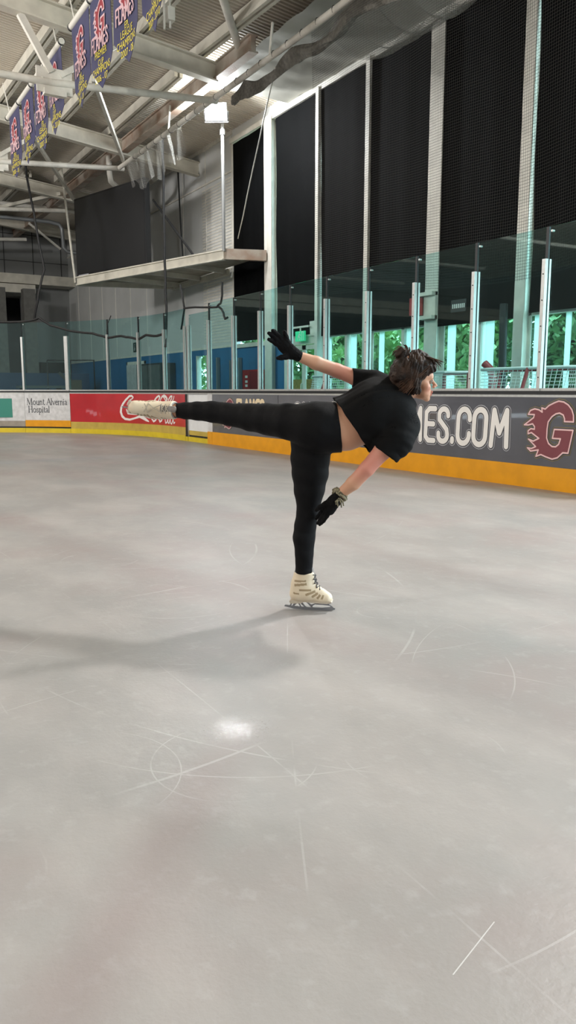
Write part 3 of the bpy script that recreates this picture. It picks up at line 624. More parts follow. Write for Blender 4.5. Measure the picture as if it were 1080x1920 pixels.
# hospital board lettering (thin serif strokes)
SER = {  # strokes: (points, weight), advance
 'M': ([([(.06,0),(.13,.98)], .5), ([(.13,.98),(.43,.06)], 1.1), ([(.43,.06),(.74,.98)], .5), ([(.74,.98),(.8,0)], 1.1), ([(0,.01),(.13,.01)], .4), ([(.68,.01),(.9,.01)], .4), ([(.03,.98),(.15,.98)], .4), ([(.72,.98),(.84,.98)], .4)], .94),
 'o': ([(arc(.25,.31,.2,.3,0,360,16), .85)], .53),
 'u': ([([(.1,.6),(.1,.15),(.18,.03),(.3,.03),(.4,.15)], .85), ([(.4,.6),(.4,.0),(.48,.0)], .95), ([(.02,.6),(.1,.6)], .4), ([(.32,.6),(.4,.6)], .4)], .54),
 'n': ([([(.1,.6),(.1,0)], .95), ([(.1,.45),(.2,.58),(.32,.6),(.4,.48),(.4,0)], .85), ([(.02,.01),(.18,.01)], .4), ([(.32,.01),(.48,.01)], .4), ([(.02,.6),(.1,.6)], .4)], .54),
 't': ([([(.14,.82),(.14,.12),(.22,.02),(.32,.06)], .9), ([(.03,.6),(.3,.6)], .45)], .35),
 'A': ([([(.05,0),(.36,.98)], .5), ([(.36,.98),(.68,0)], 1.15), ([(.16,.36),(.55,.36)], .45), ([(0,.01),(.14,.01)], .4), ([(.56,.01),(.78,.01)], .4)], .74),
 'l': ([([(.1,1),(.1,0)], .95), ([(.02,.01),(.18,.01)], .4), ([(.02,1),(.1,1)], .4)], .24),
 'v': ([([(.04,.6),(.24,0)], 1), ([(.24,0),(.42,.6)], .5), ([(-.02,.6),(.12,.6)], .4), ([(.34,.6),(.48,.6)], .4)], .46),
 'e': ([([(.06,.34),(.4,.38),(.36,.54),(.24,.61),(.1,.5),(.05,.3),(.12,.08),(.26,.01),(.4,.1)], .8)], .46),
 'r': ([([(.1,.6),(.1,0)], .95), ([(.1,.45),(.18,.57),(.3,.58)], .8), ([(.02,.01),(.2,.01)], .4), ([(.02,.6),(.1,.6)], .4)], .36),
 'i': ([([(.1,.6),(.1,0)], .95), ([(.1,.82),(.1,.86)], 1.2), ([(.02,.01),(.18,.01)], .4), ([(.02,.6),(.1,.6)], .4)], .24),
 'a': ([([(.08,.5),(.18,.6),(.3,.58),(.34,.45),(.34,.08),(.44,.02)], .85), ([(.34,.34),(.14,.28),(.06,.14),(.14,.02),(.26,.05),(.34,.14)], .7)], .47),
 'H': ([([(.12,.98),(.12,0)], 1.1), ([(.6,.98),(.6,0)], 1.1), ([(.12,.5),(.6,.5)], .45), ([(.02,.01),(.22,.01)], .4), ([(.5,.01),(.7,.01)], .4), ([(.02,.98),(.22,.98)], .4), ([(.5,.98),(.7,.98)], .4)], .76),
 's': ([([(.32,.5),(.22,.61),(.1,.55),(.1,.42),(.3,.24),(.32,.1),(.2,0),(.06,.1)], .8)], .4),
 'p': ([([(.1,.6),(.1,-.32)], .95), (arc(.25,.31,.18,.29,150,-150,14), .8), ([(.0,-.32),(.22,-.32)], .4), ([(.02,.6),(.1,.6)], .4)], .53),
 '1': ([([(.06,.8),(.16,.95),(.16,0)], 1), ([(.04,.01),(.28,.01)], .5)], .36),
}
def serif(text, x, z, h, out, wx=1, stem=.1):
    for ch in text:
        if ch == ' ': x += .28*h*wx; continue
        st, ad = SER[ch]
        for p, k in st: out.append(([(x+a*h*wx, z+b*h) for a, b in p], stem*h*k))
        x += ad*h*wx
    return x
st_ = []; serif('Mount Alvernia', 0, .735, .17, st_, 1.05, .115); serif('Hospital', .03, .535, .17, st_, 1.05, .115); printed(st_, bmap(22.05, .009), .0045).build('lettering', ink, DA)
MB().poly([(0, .40), (.98, .40), (.98, .90), (0, .90)], bmap(23.45, .003)).build('logo_square', teal, DW)
st_ = []; serif('Ml', .40, .56, .25, st_, 1.0, .13); printed(st_, bmap(23.45, .006)).build('logo_letters', white_print, DW)

# ------------------------------------------------------------------ glass panes and posts
straight = [5.02, 6.10, 7.18, 8.29, 9.35, 10.44, 11.55, 12.60, 13.65, 14.77]
curve = [15.98, 17.15, 18.32, 19.48, 20.83, 22.12, 23.35, 24.6]
def glass_pane(t0, t1, z1, label, group):
    r = path_block(MB(), t0+.012, t1-.012, 1.13, z1, .035, .047).build('glass_shield', pane)
    tag(r, label, 'glass pane', group)
    for t in (t1-.06,): MB().tube([bp(t, z1-.05, .02), bp(t, z1-.05, .06)], .012, 8).build('corner_stud', alu, r)
    return r
def post(t, label, group, top=2.53, seam=True, wd=.05):
    r = thing('glass_post', label, 'post', tuple(bp(t, 1.1, .03)), group)
    MB().add([], []); m_ = MB(); path_block(m_, t-wd/2, t+wd/2, 1.1, top, -.012, .03); path_block(m_, t-wd/2, t+wd/2, 1.1, top, .052, .08); m_.build('upright', alu, r)
    if seam: path_block(MB(), t-.018, t+.018, 1.1, 2.87, .028, .054).build('seam_strip', dark_rubber, r)
    if 5.5 < t < 10.5:
        for k in range(5): MB().ball(bp(t, 1.25+.28*k, -.014), .008, 6, 4).build('screw', dark_rubber, r)
    return r
n = len(straight)
for i in range(n-1):
    k = n-2-i
    glass_pane(straight[i], straight[i+1], 2.87, 'tall clear glass pane above the grey board, %s from the white gate' % ORD[k], 'glass panes above the grey board')
for i in range(n):
    k = n-1-i
    post(straight[i], 'silver glass post on the grey board, %s from the white gate' % ORD[k], 'posts on the grey board')
glass_pane(14.79, 15.80, 2.72, 'lower glass pane over the narrow white gate', 'glass pane over the gate')
post(15.79, 'silver post over the white gate, paired beside the red board', 'posts at the gate', 2.5, False)
for i in range(len(curve)-1):
    where = 'above the red board, %s from the gate' % ORD[i] if i < 4 else ['above the hospital board gate', 'above the teal logo board', 'beyond the teal logo board'][i-4]
    glass_pane(curve[i], curve[i+1], 2.87, 'curved clear glass pane ' + where, 'glass panes round the corner')
for i, t in enumerate(curve):
    lab = ['at the gate end of the red board', 'on the red board, first from the gate', 'on the red board, second from the gate', 'on the red board, third from the gate', 'doubled, between red and hospital boards', 'between hospital and teal logo boards', 'on the teal logo board', 'beyond the teal logo'][i]
    post(t, 'silver glass post ' + lab, 'posts round the corner', 2.5, i in (1, 2, 3), .05 if i != 4 else .1)

# ------------------------------------------------------------------ net, net pipe, swags
r = thing('net_pipe', 'long white pipe carrying the netting above the glass', 'pipe', (7.2, 12, 6.8))
MB().tube([(7.2, 5.5, 6.83), (7.2, 12, 6.82), (7.2, 20.5, 6.84)], .055, 12).build('pipe', white_steel, r, True)
for y in (8.2, 12.6, 17.2): MB().tube([(7.2, y, 6.84), (7.26, y, 7.4)], .025).build('hanger', white_steel, r, True)
for i in range(30): y = 6+.46*i; MB().tube([(7.2+.058*math.cos(a_), y+.01*math.sin(2*a_), 6.83+.058*math.sin(a_)) for a_ in [k*math.pi/4 for k in range(9)]], .006, 5).build('tie', dark_rubber, r)
def sheet(fn, nu, nv, su, sv, name, m, parent=None, smooth=True):
    mb = MB(); vs = []; uv = []
    for j in range(nv+1):
        for i in range(nu+1): vs.append(fn(i/nu, j/nv)); uv.append((i/nu*su, j/nv*sv))
    mb.add(vs, [(j*(nu+1)+i, j*(nu+1)+i+1, (j+1)*(nu+1)+i+1, (j+1)*(nu+1)+i) for j in range(nv) for i in range(nu)]); mb.uv = uv
    return mb.build(name, m, parent, smooth)
o = sheet(lambda u, v: (7.2+.05*math.sin(9*u)*v+.03*math.sin(21*u+3*v), 5.2+6.1*u-.25*v*u, 6.78-(4.27+.12*math.sin(5*u))*v), 60, 30, 6.1, 4.3, 'safety_net', net_grey)
tag(o, 'fine grey safety net hanging above the glass', 'net')
# gathered net along the pipe
gath = mat('gathered_grey_netting', '7d7b74', .9, noise=.35, nscale=18, bump=.6, bscale=40)
def swag(u, v):
    y = 8.4+5.7*u; drop = .10+.10*abs(math.sin(u*math.pi*3.3))+.03*math.sin(u*17)
    a_ = v*2*math.pi; rr = .085+.025*math.sin(u*23)+.02*math.sin(3*a_+9*u)
    return (7.24+rr*.55*math.cos(a_)+.012*math.sin(60*u+5*v), y, 6.72-drop+rr*1.25*math.sin(a_)+.012*math.sin(47*u+9*v))
o = sheet(swag, 150, 22, 1, 1, 'gathered_net', gath); tag(o, 'grey net gathered in swags under the white pipe', 'net')
o = sheet(lambda u, v: (7.25+2.0*v, 8.8+2.1*u+.5*v+.08*math.sin(20*u), 6.75+.5*v-.5*math.sin(v*math.pi)+.05*math.sin(24*u+4*v)), 40, 20, 3, 2.4, 'draped_net', net_mat('pale_net_cord', '9c9b94', .03, .008)); tag(o, 'pale net draped from the pipe to the curtain rail', 'net')
def crump(u, v):
    y = 16.6+3.4*u; return (7.22+.10*v+.05*math.sin(31*u+2*v)+.03*math.sin(67*u), y+.04*math.sin(50*u), 6.86-(.55+.25*math.sin(u*3.1)+.1*math.sin(19*u))*v-.05*math.sin(u*40)*v)
o = sheet(crump, 140, 12, 9, 1.4, 'bunched_net', net_mat('bright_net_cord', 'c2c2bd', .05, .006)); tag(o, 'pale net bunched beneath the floodlight', 'net')

# ------------------------------------------------------------------ floodlight on its pole
f = thing('floodlight', 'bright floodlight on a pole above the platform corner', 'floodlight', (8.0, 16.35, 7.0))
head = MB(); cen = Vector((8.0, 16.40, 7.17)); fw = (Vector((2, 7, .8))-cen).normalized(); sd = fw.cross(Vector((0,0,1))).normalized(); up = sd.cross(fw)
P_ = lambda a, b, c_: cen+sd*a+up*b+fw*c_
head.add([P_(a, b, .0) for a, b in ((-.24,-.18),(.24,-.18),(.24,.18),(-.24,.18))]+[P_(a*.5, b*.5, -.2) for a, b in ((-.24,-.18),(.24,-.18),(.24,.18),(-.24,.18))], [(4,5,6,7),(0,4,7,3),(1,2,6,5),(0,1,5,4),(3,7,6,2)])
head.build('housing', mat('grey_lamp_housing', '8f9193', .5, .4), f)
MB().add([P_(a, b, .005) for a, b in ((-.22,-.16),(.22,-.16),(.22,.16),(-.22,.16))], [(0,1,2,3)]).build('lamp_lens', mat('lit_lamp_lens', 'ffffff', .4, emit='f2f8ff', estr=90), f)
MB().tube([P_(0, 0, -.18), (8.2, 16.6, 7.12), (8.33, 16.75, 7.1)], .03).build('bracket', mat('grey_lamp_housing', '8f9193', .5), f)
MB().tube([P_(-.26,0,-.05), P_(-.26,-.22,-.06), P_(.26,-.22,-.06), P_(.26,0,-.05)], .015).build('yoke', mat('grey_lamp_housing', '8f9193', .5), f)
SPILL.location = P_(0, .05, .22); FLD.location = P_(0, 0, .06); FLD.rotation_euler = fw.to_track_quat('-Z', 'Y').to_euler()
p_ = thing('hanging_pole', 'grey pole from the net pipe down to the platform corner', 'pole', (8.5, 17.6, 4.4))
MB().tube([(8.33, 16.75, 7.38), (8.33, 16.75, 4.3)], .04, 10).build('pole', mat('grey_pole', '8c8d8c', .5, .3), p_, True); MB().tube([(8.33, 16.75, 6.95), (8.33, 16.75, 6.83)], .06, 10).build('collar', mat('grey_pole', '8c8d8c', .5), p_, True)
p2 = thing('hanging_pole', 'cream pole holding the platform tip left of the screen', 'pole', (7.1, 24.6, 4.4))
MB().tube([(6.5, 23.5, 7.6), (6.68, 23.12, 4.2)], .035, 8).build('pole', cream_steel, p2, True)

# ------------------------------------------------------------------ platform and screen
A, B, C, D_ = (6.71, 23.03), (8.38, 16.84), (9.32, 16.52), (9.42, 22.3)
pl = thing('platform', 'cream steel platform jutting from the wall under the screen', 'platform', (8.6, 19.6, 4.15))
mp3 = lambda x, y, d: (x, y, 4.15+d)
MB().prism([A, B, C, D_], lambda x, y, d: (x, y, 4.25+d), .05).build('deck', mat('stained_cream_deck', 'a89f8c', .7, noise=.3, nscale=3), pl)
MB().ibeam((*A, 4.24), (*B, 4.24), .12, .24, .03, .03).build('edge_beam', cream_steel, pl)
MB().beam((*B, 4.25), (9.32, 16.52, 4.25), .12, .24).build('end_beam', rust_steel, pl)
MB().ibeam((*A, 4.19), (*D_, 4.19), .1, .16).build('side_beam', cream_steel, pl); MB().ibeam((9.4, 18.6, 4.15), (9.4, 22.3, 4.15), .1, .16).build('wall_beam', cream_steel, pl)
for q in (.25, .5, .75):
    a_ = Vector((*A, 4.19)).lerp(Vector((*B, 4.19)), q); MB().beam(a_, (9.36, a_.y+.4, 4.19), .08, .12).build('joist', cream_steel, pl)
scr = thing('video_screen', 'large switched-off black screen standing on the platform edge', 'screen', (7.1, 21.5, 4.36))
pa, pb = Vector((6.71, 23.03, 0)), Vector((7.59, 19.77, 0)); dr = (pb-pa).normalized(); nr = Vector((-dr.y, dr.x, 0));  nr = nr if nr.x > 0 else -nr
def SP(a, z, d): v = pa+dr*a+nr*d; return (v.x, v.y, z)
Ln = (pb-pa).length
def sbox(m_, a0, a1, z0, z1, d0, d1):
    vs = [SP(a, z, d) for d in (d0, d1) for a, z in ((a0,z0),(a1,z0),(a1,z1),(a0,z1))]
    return m_.add(vs, [(0,1,2,3),(7,6,5,4),(0,4,5,1),(1,5,6,2),(2,6,7,3),(3,7,4,0)])
sbox(MB(), 0, Ln, 4.36, 6.50, 0, .16).build('housing', mat('black_screen_case', '141517', .6), scr)
sbox(MB(), .05, Ln-.05, 4.41, 6.45, -.008, 0).build('display', mat('dead_led_display', '1d1e20', .45, noise=.2, nscale=.8), scr)
sbox(MB(), .1, .62, 4.37, 4.40, -.012, 0).build('maker_plate', grey_print, scr)
o = MB().tube([(7.75, 19.6, 5.93), (8.1, 17.9, 4.33)], .028).build('screen_strut', black_paint, None, True); tag(o, 'black slanting strut from the screen to the platform', 'strut')

# cables
def cable(pts, r, label, cat='cable', group='black cables', m=black_paint, name='cable'):
    P2 = []
    for i in range(len(pts)-1):
        a_, b_ = Vector(pts[i]), Vector(pts[i+1])
        for k in range(3): P2.append(a_.lerp(b_, k/3)+Vector((random.uniform(-.008,.008), random.uniform(-.008,.008), random.uniform(-.008,.008))) if (i or k) else a_)
    P2.append(Vector(pts[-1]))
    o = MB().tube(P2, r, 7).build(name, m, None, True); return tag(o, label, cat, group)
def off(t, z, o_=.04): return tuple(bp(t, z, o_))
cable([(5.02, 21.4, 6.95), (5.05, 21.48, 6.63), (5.1, 21.1, 5.6), (5.18, 21.08, 4.9), (5.27, 21.0, 4.2), (5.1, 20.98, 3.6), off(21.75, 2.95)], .03, 'black cable hanging left of the screen to the glass')
cable([off(23.2, 2.88), off(22.1, 2.89), off(21.75, 2.93), off(21.6, 2.98), off(21.3, 2.8), off(20.7, 2.63), off(20.0, 2.55), off(19.48, 2.42), off(19.0, 2.45), off(18.7, 2.4), off(18.32, 2.33), off(18.0, 2.42), off(17.5, 2.37), off(17.16, 2.42)], .03, 'black cable draped along the corner glass tops')
cable([(7.3, 17.77, 6.98), (7.28, 17.75, 5.5), (7.2, 17.6, 4.2), (7.1, 17.3, 3.0), off(17.12, 2.1)], .03, 'black cable hanging right of the screen onto the glass')
cable([(9.3, 21.58, 7.4), (9.32, 21.5, 6), (9.35, 21.4, 4.32)], .022, 'thin black cable down the clad wall onto the platform')
cable([(7.02, 16.28, 2.45), (7.02, 16.1, 2.8), (7.0, 16.06, 2.95), (7.0, 16.24, 3.4)], .022, 'black cord tied upright at the red board corner', 'cord', 'black cords at the gate', name='cord')
cable([(7.0, 16.06, 2.88), (7.0, 15.2, 2.83), (7.0, 14.4, 2.76), (7.0, 14.2, 2.86), (7.0, 14.16, 3.22)], .022, 'black cord strung across above the white gate', 'cord', 'black cords at the gate', name='cord')
cable([(7.0, 14.36, 2.76), (7.0, 14.2, 2.7), (7.0, 14.05, 2.5), (7.0, 13.95, 2.52)], .022, 'short black cord end hanging beside the gate post', 'cord', 'black cords at the gate', name='cord')
cable([off(19.46, 2.5, 0), off(19.44, 2.75, 0), off(19.3, 2.95, 0)], .012, 'short black cord stub on the glass top', 'cord', name='cord')
cable([(7.2, 12.4, 6.6), (8.2, 15.05, 5.72), (9.3, 17.9, 4.86)], .013, 'thin pale guy wire slanting across the farthest curtain', 'wire', None, white_steel, 'guy_wire')

# ------------------------------------------------------------------ banners and their poles
def gpts(scale, cx, cz): return [(cx-(t-5.9)*scale, cz+(z-.67)*scale) for t, z in GP]
BX = 4.25
def banner(y, wd, ztop, zpt, lines, label, tilt=0):
    r = thing('pennant_banner', label, 'banner', (BX, y, zpt), 'championship banners'); h = ztop-zpt
    nu, nv = 10, 14; vs = []; ph = random.uniform(0, 6)
    def S(x, z, d=0):   # x right along -Y, z down from top
        u = x/wd; wv = .035*math.sin(5*u+ph)*(z/h)+tilt*u*wd*.3
        return (BX+wv-d, y+wd/2-x-0*wv, ztop-z)
    fs = []
    for sdv in (0, -.006):
        for j in range(nv+1):
            for i in range(nu+1):
                u = i/nu; L_ = h-.42*abs(u-.5)*2*.95; vs.append(S(u*wd, j/nv*L_, sdv))
    n_ = nu+1; M = n_*(nv+1)
    for s2 in (0, 1):
        for j in range(nv):
            for i in range(nu):
                q = (s2*M+j*n_+i, s2*M+j*n_+i+1, s2*M+(j+1)*n_+i+1, s2*M+(j+1)*n_+i); fs.append(q if s2 else q[::-1])
    MB().add(vs, fs).build('cloth', banner_blue, r, True)
    g = [(.5*wd+(5.9-t)*.72, .42-(z-.67)*.85) for t, z in GP]
    f1 = lambda d: (lambda x, z: S(x, z, d))
    MB().poly(g, f1(.012)).build('emblem_body', banner_red, r); printed([(g+[g[0]], .028)], f1(.016), .01).build('emblem_outline', banner_pink, r)
    st_ = []; glyphs('FLAMES', .13*wd, -.83, .23, 1.05*wd/.95, .034, st_); printed(st_, lambda x, z: S(x, -z, .020), .01).build('club_lettering', banner_pink, r)
    mb = MB(); zz = .94
    for tx, sz in lines:
        v2, f2 = font_mesh(tx, sz); mb.add([S(.5*wd+x*.82, zz-y_, .012) for x, y_, _ in v2], f2); zz += sz*.85
    mb.build('title_lettering', banner_yel, r); return r
def bpole(y0, y1, z, label):
    r = thing('banner_pole', label, 'pole', (BX, (y0+y1)/2, z-.05), 'banner poles')
    MB().tube([(BX, y0, z), (BX, y1, z)], .055, 12).build('tube', mat('white_plastic_pole', 'd8d6cc', .5), r, True)
    y = y0+.02; 
    while y < y1+.01:
        MB().tube([(BX, y-.02, z), (BX, y+.02, z)], .068, 12, False).build('strap', dark_rubber, r, True); y += (y1-y0-.04)/4
    for q in (y0+.3, y1-.25): MB().tube([(BX, q, z), (BX-.1, q+.1, roof_z(BX)+.05)], .012, 6).build('suspension_rope', white_steel, r)
PZ = 7.30
bpole(9.9, 14.36, PZ, 'white banner pole near the viewer, four banners on it'); bpole(14.95, 19.6, PZ, 'white banner pole further back behind the gusset plate'); bpole(20.9, 25.2, PZ, 'white banner pole furthest back by the picture edge')
L1 = [('BNL', .13), ('LEAGUE', .15), ('CHAMPIONS', .15), ('2000 - 01', .14)]; L2 = [('PREMIER', .15), ('CUP', .13), ('CHAMPIONS', .15), ('2006 - 07', .14)]
L3 = [('EPL', .13), ('LEAGUE', .15), ('CHAMPIONS', .15), ('2007 - 08', .14)]; L4 = [('EPL', .13), ('CUP', .13), ('CHAMPIONS', .15), ('2009 - 2010', .14)]
near = [(13.83, L1, 'leftmost banner of the near pole, league champions'), (12.78, L2, 'second banner of the near pole, premier cup champions'), (11.62, L3, 'third banner of the near pole, cut by the frame top'), (10.52, L4, 'fourth banner of the near pole, only its tip showing')]
for y, ln, lb in near: banner(y, .98, PZ-.05, 5.84, ln, 'navy pennant ' + lb)
for y, ln, lb in ((18.95, L1, 'leftmost banner of the far pole, beside a white roof tube'), (17.72, L2, 'second banner from the left on the far pole'), (16.55, L3, 'third banner from the left on the far pole'), (15.52, L4, 'rightmost banner of the far pole, behind the gusset plate')):
    banner(y, .98, PZ-.05, 5.86, ln, 'navy pennant ' + lb)
for y, ln, lb in ((23.2, L2, 'banner on the furthest pole, left one'), (22.0, L4, 'banner on the furthest pole, nearer one')): banner(y, .98, PZ-.05, 5.86, ln, 'navy pennant ' + lb)
h_ = thing('roof_fitting', 'small pale junction box hanging from the roof beam', 'fitting', (5.2, 12.6, 7.0))
MB().box((5.3, 12.55, 7.0), (5.42, 12.68, 7.2)).build('box', white_steel, h_); MB().tube([(5.25, 12.6, 7.7), (5.25, 12.6, 6.85)], .02).tube([(5.36, 12.62, 7.7), (5.36, 12.62, 6.9)], .02).build('conduit', white_steel, h_)

# ------------------------------------------------------------------ hockey goals behind the glass
red_tube = mat('red_goal_paint', '8d2b30', .45); white_tube = mat('white_goal_paint', 'd9dcdc', .45)
def goal(cx, cy, ang, label, wd=1.83, ht=1.22, dp=.95):
    r = thing('hockey_goal', label, 'goal', (cx, cy, FZ), 'goals behind the boards'); ca, sa = math.cos(ang), math.sin(ang)
    W_ = lambda x, y, z: (cx+x*ca-y*sa, cy+x*sa+y*ca, FZ+z)
    for sx_ in (-1, 1): MB().tube([W_(sx_*wd/2, 0, 0), W_(sx_*wd/2, 0, ht)], .03, 10).build('goal_post', red_tube, r, True)
    MB().tube([W_(-wd/2, 0, ht), W_(wd/2, 0, ht)], .03, 10).build('crossbar', red_tube, r, True)
    base = [(-wd/2, 0), (-wd/2-.05, dp*.6), (-wd/2+.35, dp), (wd/2-.35, dp), (wd/2+.05, dp*.6), (wd/2, 0)]
    MB().tube([W_(x, y, .03) for x, y in base], .025, 8).build('base_frame', white_tube, r, True)
    top = [(-wd/2, 0), (-wd/2, .35), (-wd/2+.3, .5), (wd/2-.3, .5), (wd/2, .35), (wd/2, 0)]
    MB().tube([W_(x, y, ht) for x, y in top], .022, 8).build('top_frame', white_tube, r, True)
    MB().tube([W_(0, .5, ht), W_(0, dp, .03)], .025, 8).build('centre_brace', red_tube, r, True)
    def net(u, v):
        k = u*5; i = min(4, int(k)); q = k-i
        a_ = (top[i][0]+(top[i+1][0]-top[i][0])*q, top[i][1]+(top[i+1][1]-top[i][1])*q); b_ = (base[i][0]+(base[i+1][0]-base[i][0])*q, base[i][1]+(base[i+1][1]-base[i][1])*q)
        return W_(a_[0]+(b_[0]-a_[0])*v, a_[1]+(b_[1]-a_[1])*v-.06*math.sin(v*math.pi), ht+(.03-ht)*v)
    sheet(net, 40, 14, 4, 1.4, 'netting', net_white, r)
    def lid(u, v): return W_((u-.5)*wd, .48*v, ht+.015-.02*math.sin(u*math.pi)*math.sin(v*math.pi))
    sheet(lid, 10, 4, 1.83, .5, 'top_netting', net_white, r); return r
goal(8.35, 7.1, math.pi/2+.05, 'hockey goal with white net nearest the picture edge')
goal(8.55, 9.15, math.pi/2-.5, 'hockey goal with a red rounded post behind the skater face', 1.5, 1.2)
goal(8.5, 11.9, math.pi/2-.1, 'hockey goal below the stretched arm, right of the exit doors', 1.7, 1.2)
o = MB().tube([(8.45, 8.28, FZ), (8.45, 8.28, 1.3), (8.43, 8.31, 1.42), (8.4, 8.4, 1.5)], .055, 12).build('padded_post', red_tube, None, True); tag(o, 'red rounded padded post standing behind the glass', 'post')
o = MB().tube([(9.0, 8.64, 2.4), (8.98, 8.6, 1.45), (8.98, 8.6, FZ)], .06, 10).build('rolled_net', dark_rubber, None, True); tag(o, 'dark rolled net hanging beside the white column', 'net')
ncard = thing('notice_card', 'white folded notice card on the ledge by the gate', 'card', (7.08, 16.15, 1.13)); MB().prism([(0, 0), (.3, 0), (.27, .17), (.03, .19)], lambda x, y, d: (7.06+d+y*.2, 16.3-x, 1.135+y), .006).build('card', white_print, ncard)

# things in the dark end area behind the corner glass
o = MB().box((0, 29.5, FZ), (8.9, 29.6, 1.75)).build('low_wall', mat('dark_blue_barrier', '1c3d5c', .6)); tag(o, 'dark blue low barrier wall behind the corner glass', 'wall')
hr = thing('stair_handrail', 'dark stair handrail in front of the blue barrier', 'handrail', (7.6, 25.5, FZ))
MB().tube([(6.6, 26.5, 2.1), (7.9, 25.6, 2.1), (7.9, 25.6, FZ)], .025).build('top_rail', black_paint, hr, True)
for q in (0, .5, 1): MB().tube([(6.6+1.3*q, 26.5-.9*q, FZ), (6.6+1.3*q, 26.5-.9*q, 2.1)], .02).build('baluster', black_paint, hr, True)
MB().beam((6.9, 26.2, 1.7), (7.85, 25.6, .6), .06, .1).build('stringer', black_paint, hr)
o = MB().box((6.95, 25.2, FZ), (7.35, 25.5, 1.45)).build('cardboard_box', mat('tan_cardboard', '5a5147', .8)); tag(o, 'tall brown carton beside the dark handrail', 'carton')
for i, (x, nm) in enumerate(((5.9, 'left of the hanging cable'), (7.0, 'behind the hanging cable'))):
    o = MB().box((x, 31.2, FZ), (x+.45, 31.6, 4.95)).build('concrete_pillar', mat('grey_pillar', '6a6a66', .8, noise=.2)); struct(o, 'grey square pillar under the balcony, ' + nm, 'pillar')
bn = thing('bench', 'dark bench behind the hospital board glass', 'bench', (5.9, 24.5, FZ)); MB().box((5.2, 24.3, 1.18), (6.6, 24.8, 1.26)).build('seat', mat('grey_bench', '4d5152', .5), bn)
for x in (5.3, 6.4): MB().box((x, 24.35, FZ), (x+.08, 24.75, 1.18)).build('leg', black_paint, bn)

# ------------------------------------------------------------------ outside
mb = MB(); mb.box((WD+.3, -20, -.05), (60, 70, .0)); struct(mb.build('ground_outside', mat('outside_grass', '6f8a5a', .9, noise=.4, nscale=2)), 'green ground outside the windows', 'ground')
mb = MB(); mb.box((11, -20, 0), (12.6, 60, .02)); struct(mb.build('path_outside', mat('pale_paving', 'b9bdb8', .8, noise=.1)), 'pale path outside the windows', 'path')
leafm = [mat('leaf_mid_green', '8fb07e', .6, col2='5a8058', nscale=1.5), mat('leaf_light_green', 'bcd69a', .6, col2='90b47c', nscale=1.5), mat('leaf_dark_green', '6f9670', .6, col2='48704f', nscale=1.5)]
bark = mat('brown_bark', '4a4038', .9, noise=.3)
def tree(x, y, h, rad, k, label):
    r = thing('tree', label, 'tree', (x, y, 0), 'trees outside the windows')
    MB().tube([(x, y, 0), (x+.05, y, h*.3), (x, y+.1, h*.75)], [.13, .11, .05], 8).build('trunk', bark, r, True)
    nl = 4200; P0 = np.random.normal(size=(nl, 3)); P0 /= np.linalg.norm(P0, axis=1)[:, None]
    P0 *= (np.random.uniform(.35, 1, nl)**.5)[:, None]*np.array([rad, rad, h*.5])*(1+.22*np.sin(3*P0[:, :1]*5+P0[:, 1:2]*7))
    P0 += np.array([x, y, h*.52]); P0 = P0[P0[:, 2] > .08]
    mb = MB()
    for p in P0:
        a_ = Vector(np.random.normal(size=3)).normalized(); b_ = a_.cross(Vector((.3, .2, 1))).normalized(); s2 = random.uniform(.06, .13)*1.5; p = Vector(p)
        mb.add([p-a_*s2, p+b_*s2*.5, p+a_*s2, p-b_*s2*.5], [(0,1,2,3)])
    mb.build('foliage', leafm[k], r)
specs = [(13.6, 9.2, 4.6, 1.2, 0, 'bushy tree seen through the glass at the picture edge'), (17.4, 10.2, 5.5, 1.4, 2, 'dark tree seen right of the broad column'), (13.2, 14.4, 3.4, 1.1, 1, 'light green shrub seen right of the skater face'),
         (15.8, 16.6, 5.2, 1.4, 0, 'bushy tree seen behind the skater head'), (18.8, 19.2, 5.6, 1.5, 2, 'dark tree seen beside the slim column'), (14.4, 19.8, 3.4, 1.2, 1, 'light green shrub seen above the stretched arm'),
         (16.8, 23.2, 5.4, 1.6, 1, 'pale green tree seen through the exit doors'), (14.6, 27.4, 4.6, 1.6, 0, 'green tree seen past the raised glove'), (14.8, 33.5, 4.6, 1.9, 1, 'green tree seen in the narrow window'), (19.4, 14.4, 6, 1.6, 2, 'tall dark tree at the back of the garden'), (18.6, 6.2, 6, 1.7, 2, 'tall dark tree at the garden edge'), (21.8, 23.0, 6, 1.9, 0, 'tall green tree at the far back'),
         (15.3, 12.4, 4.6, 1.15, 0, 'leafy tree seen behind the goal netting'), (23.2, 18.4, 6.4, 1.7, 2, 'broad dark tree far behind the light shrub'), (23.5, 28.5, 6.5, 2.1, 0, 'tall tree far behind the exit doors'), (27.5, 15.2, 7, 2.2, 2, 'tallest dark tree at the garden end'), (22.6, 10.2, 7, 2.0, 0, 'big far tree seen between the goals')]
specs.append((13.7, 22.4, 3.6, 1.15, 1, 'pale shrub close behind the exit doors'))
for s2 in specs: tree(*s2)

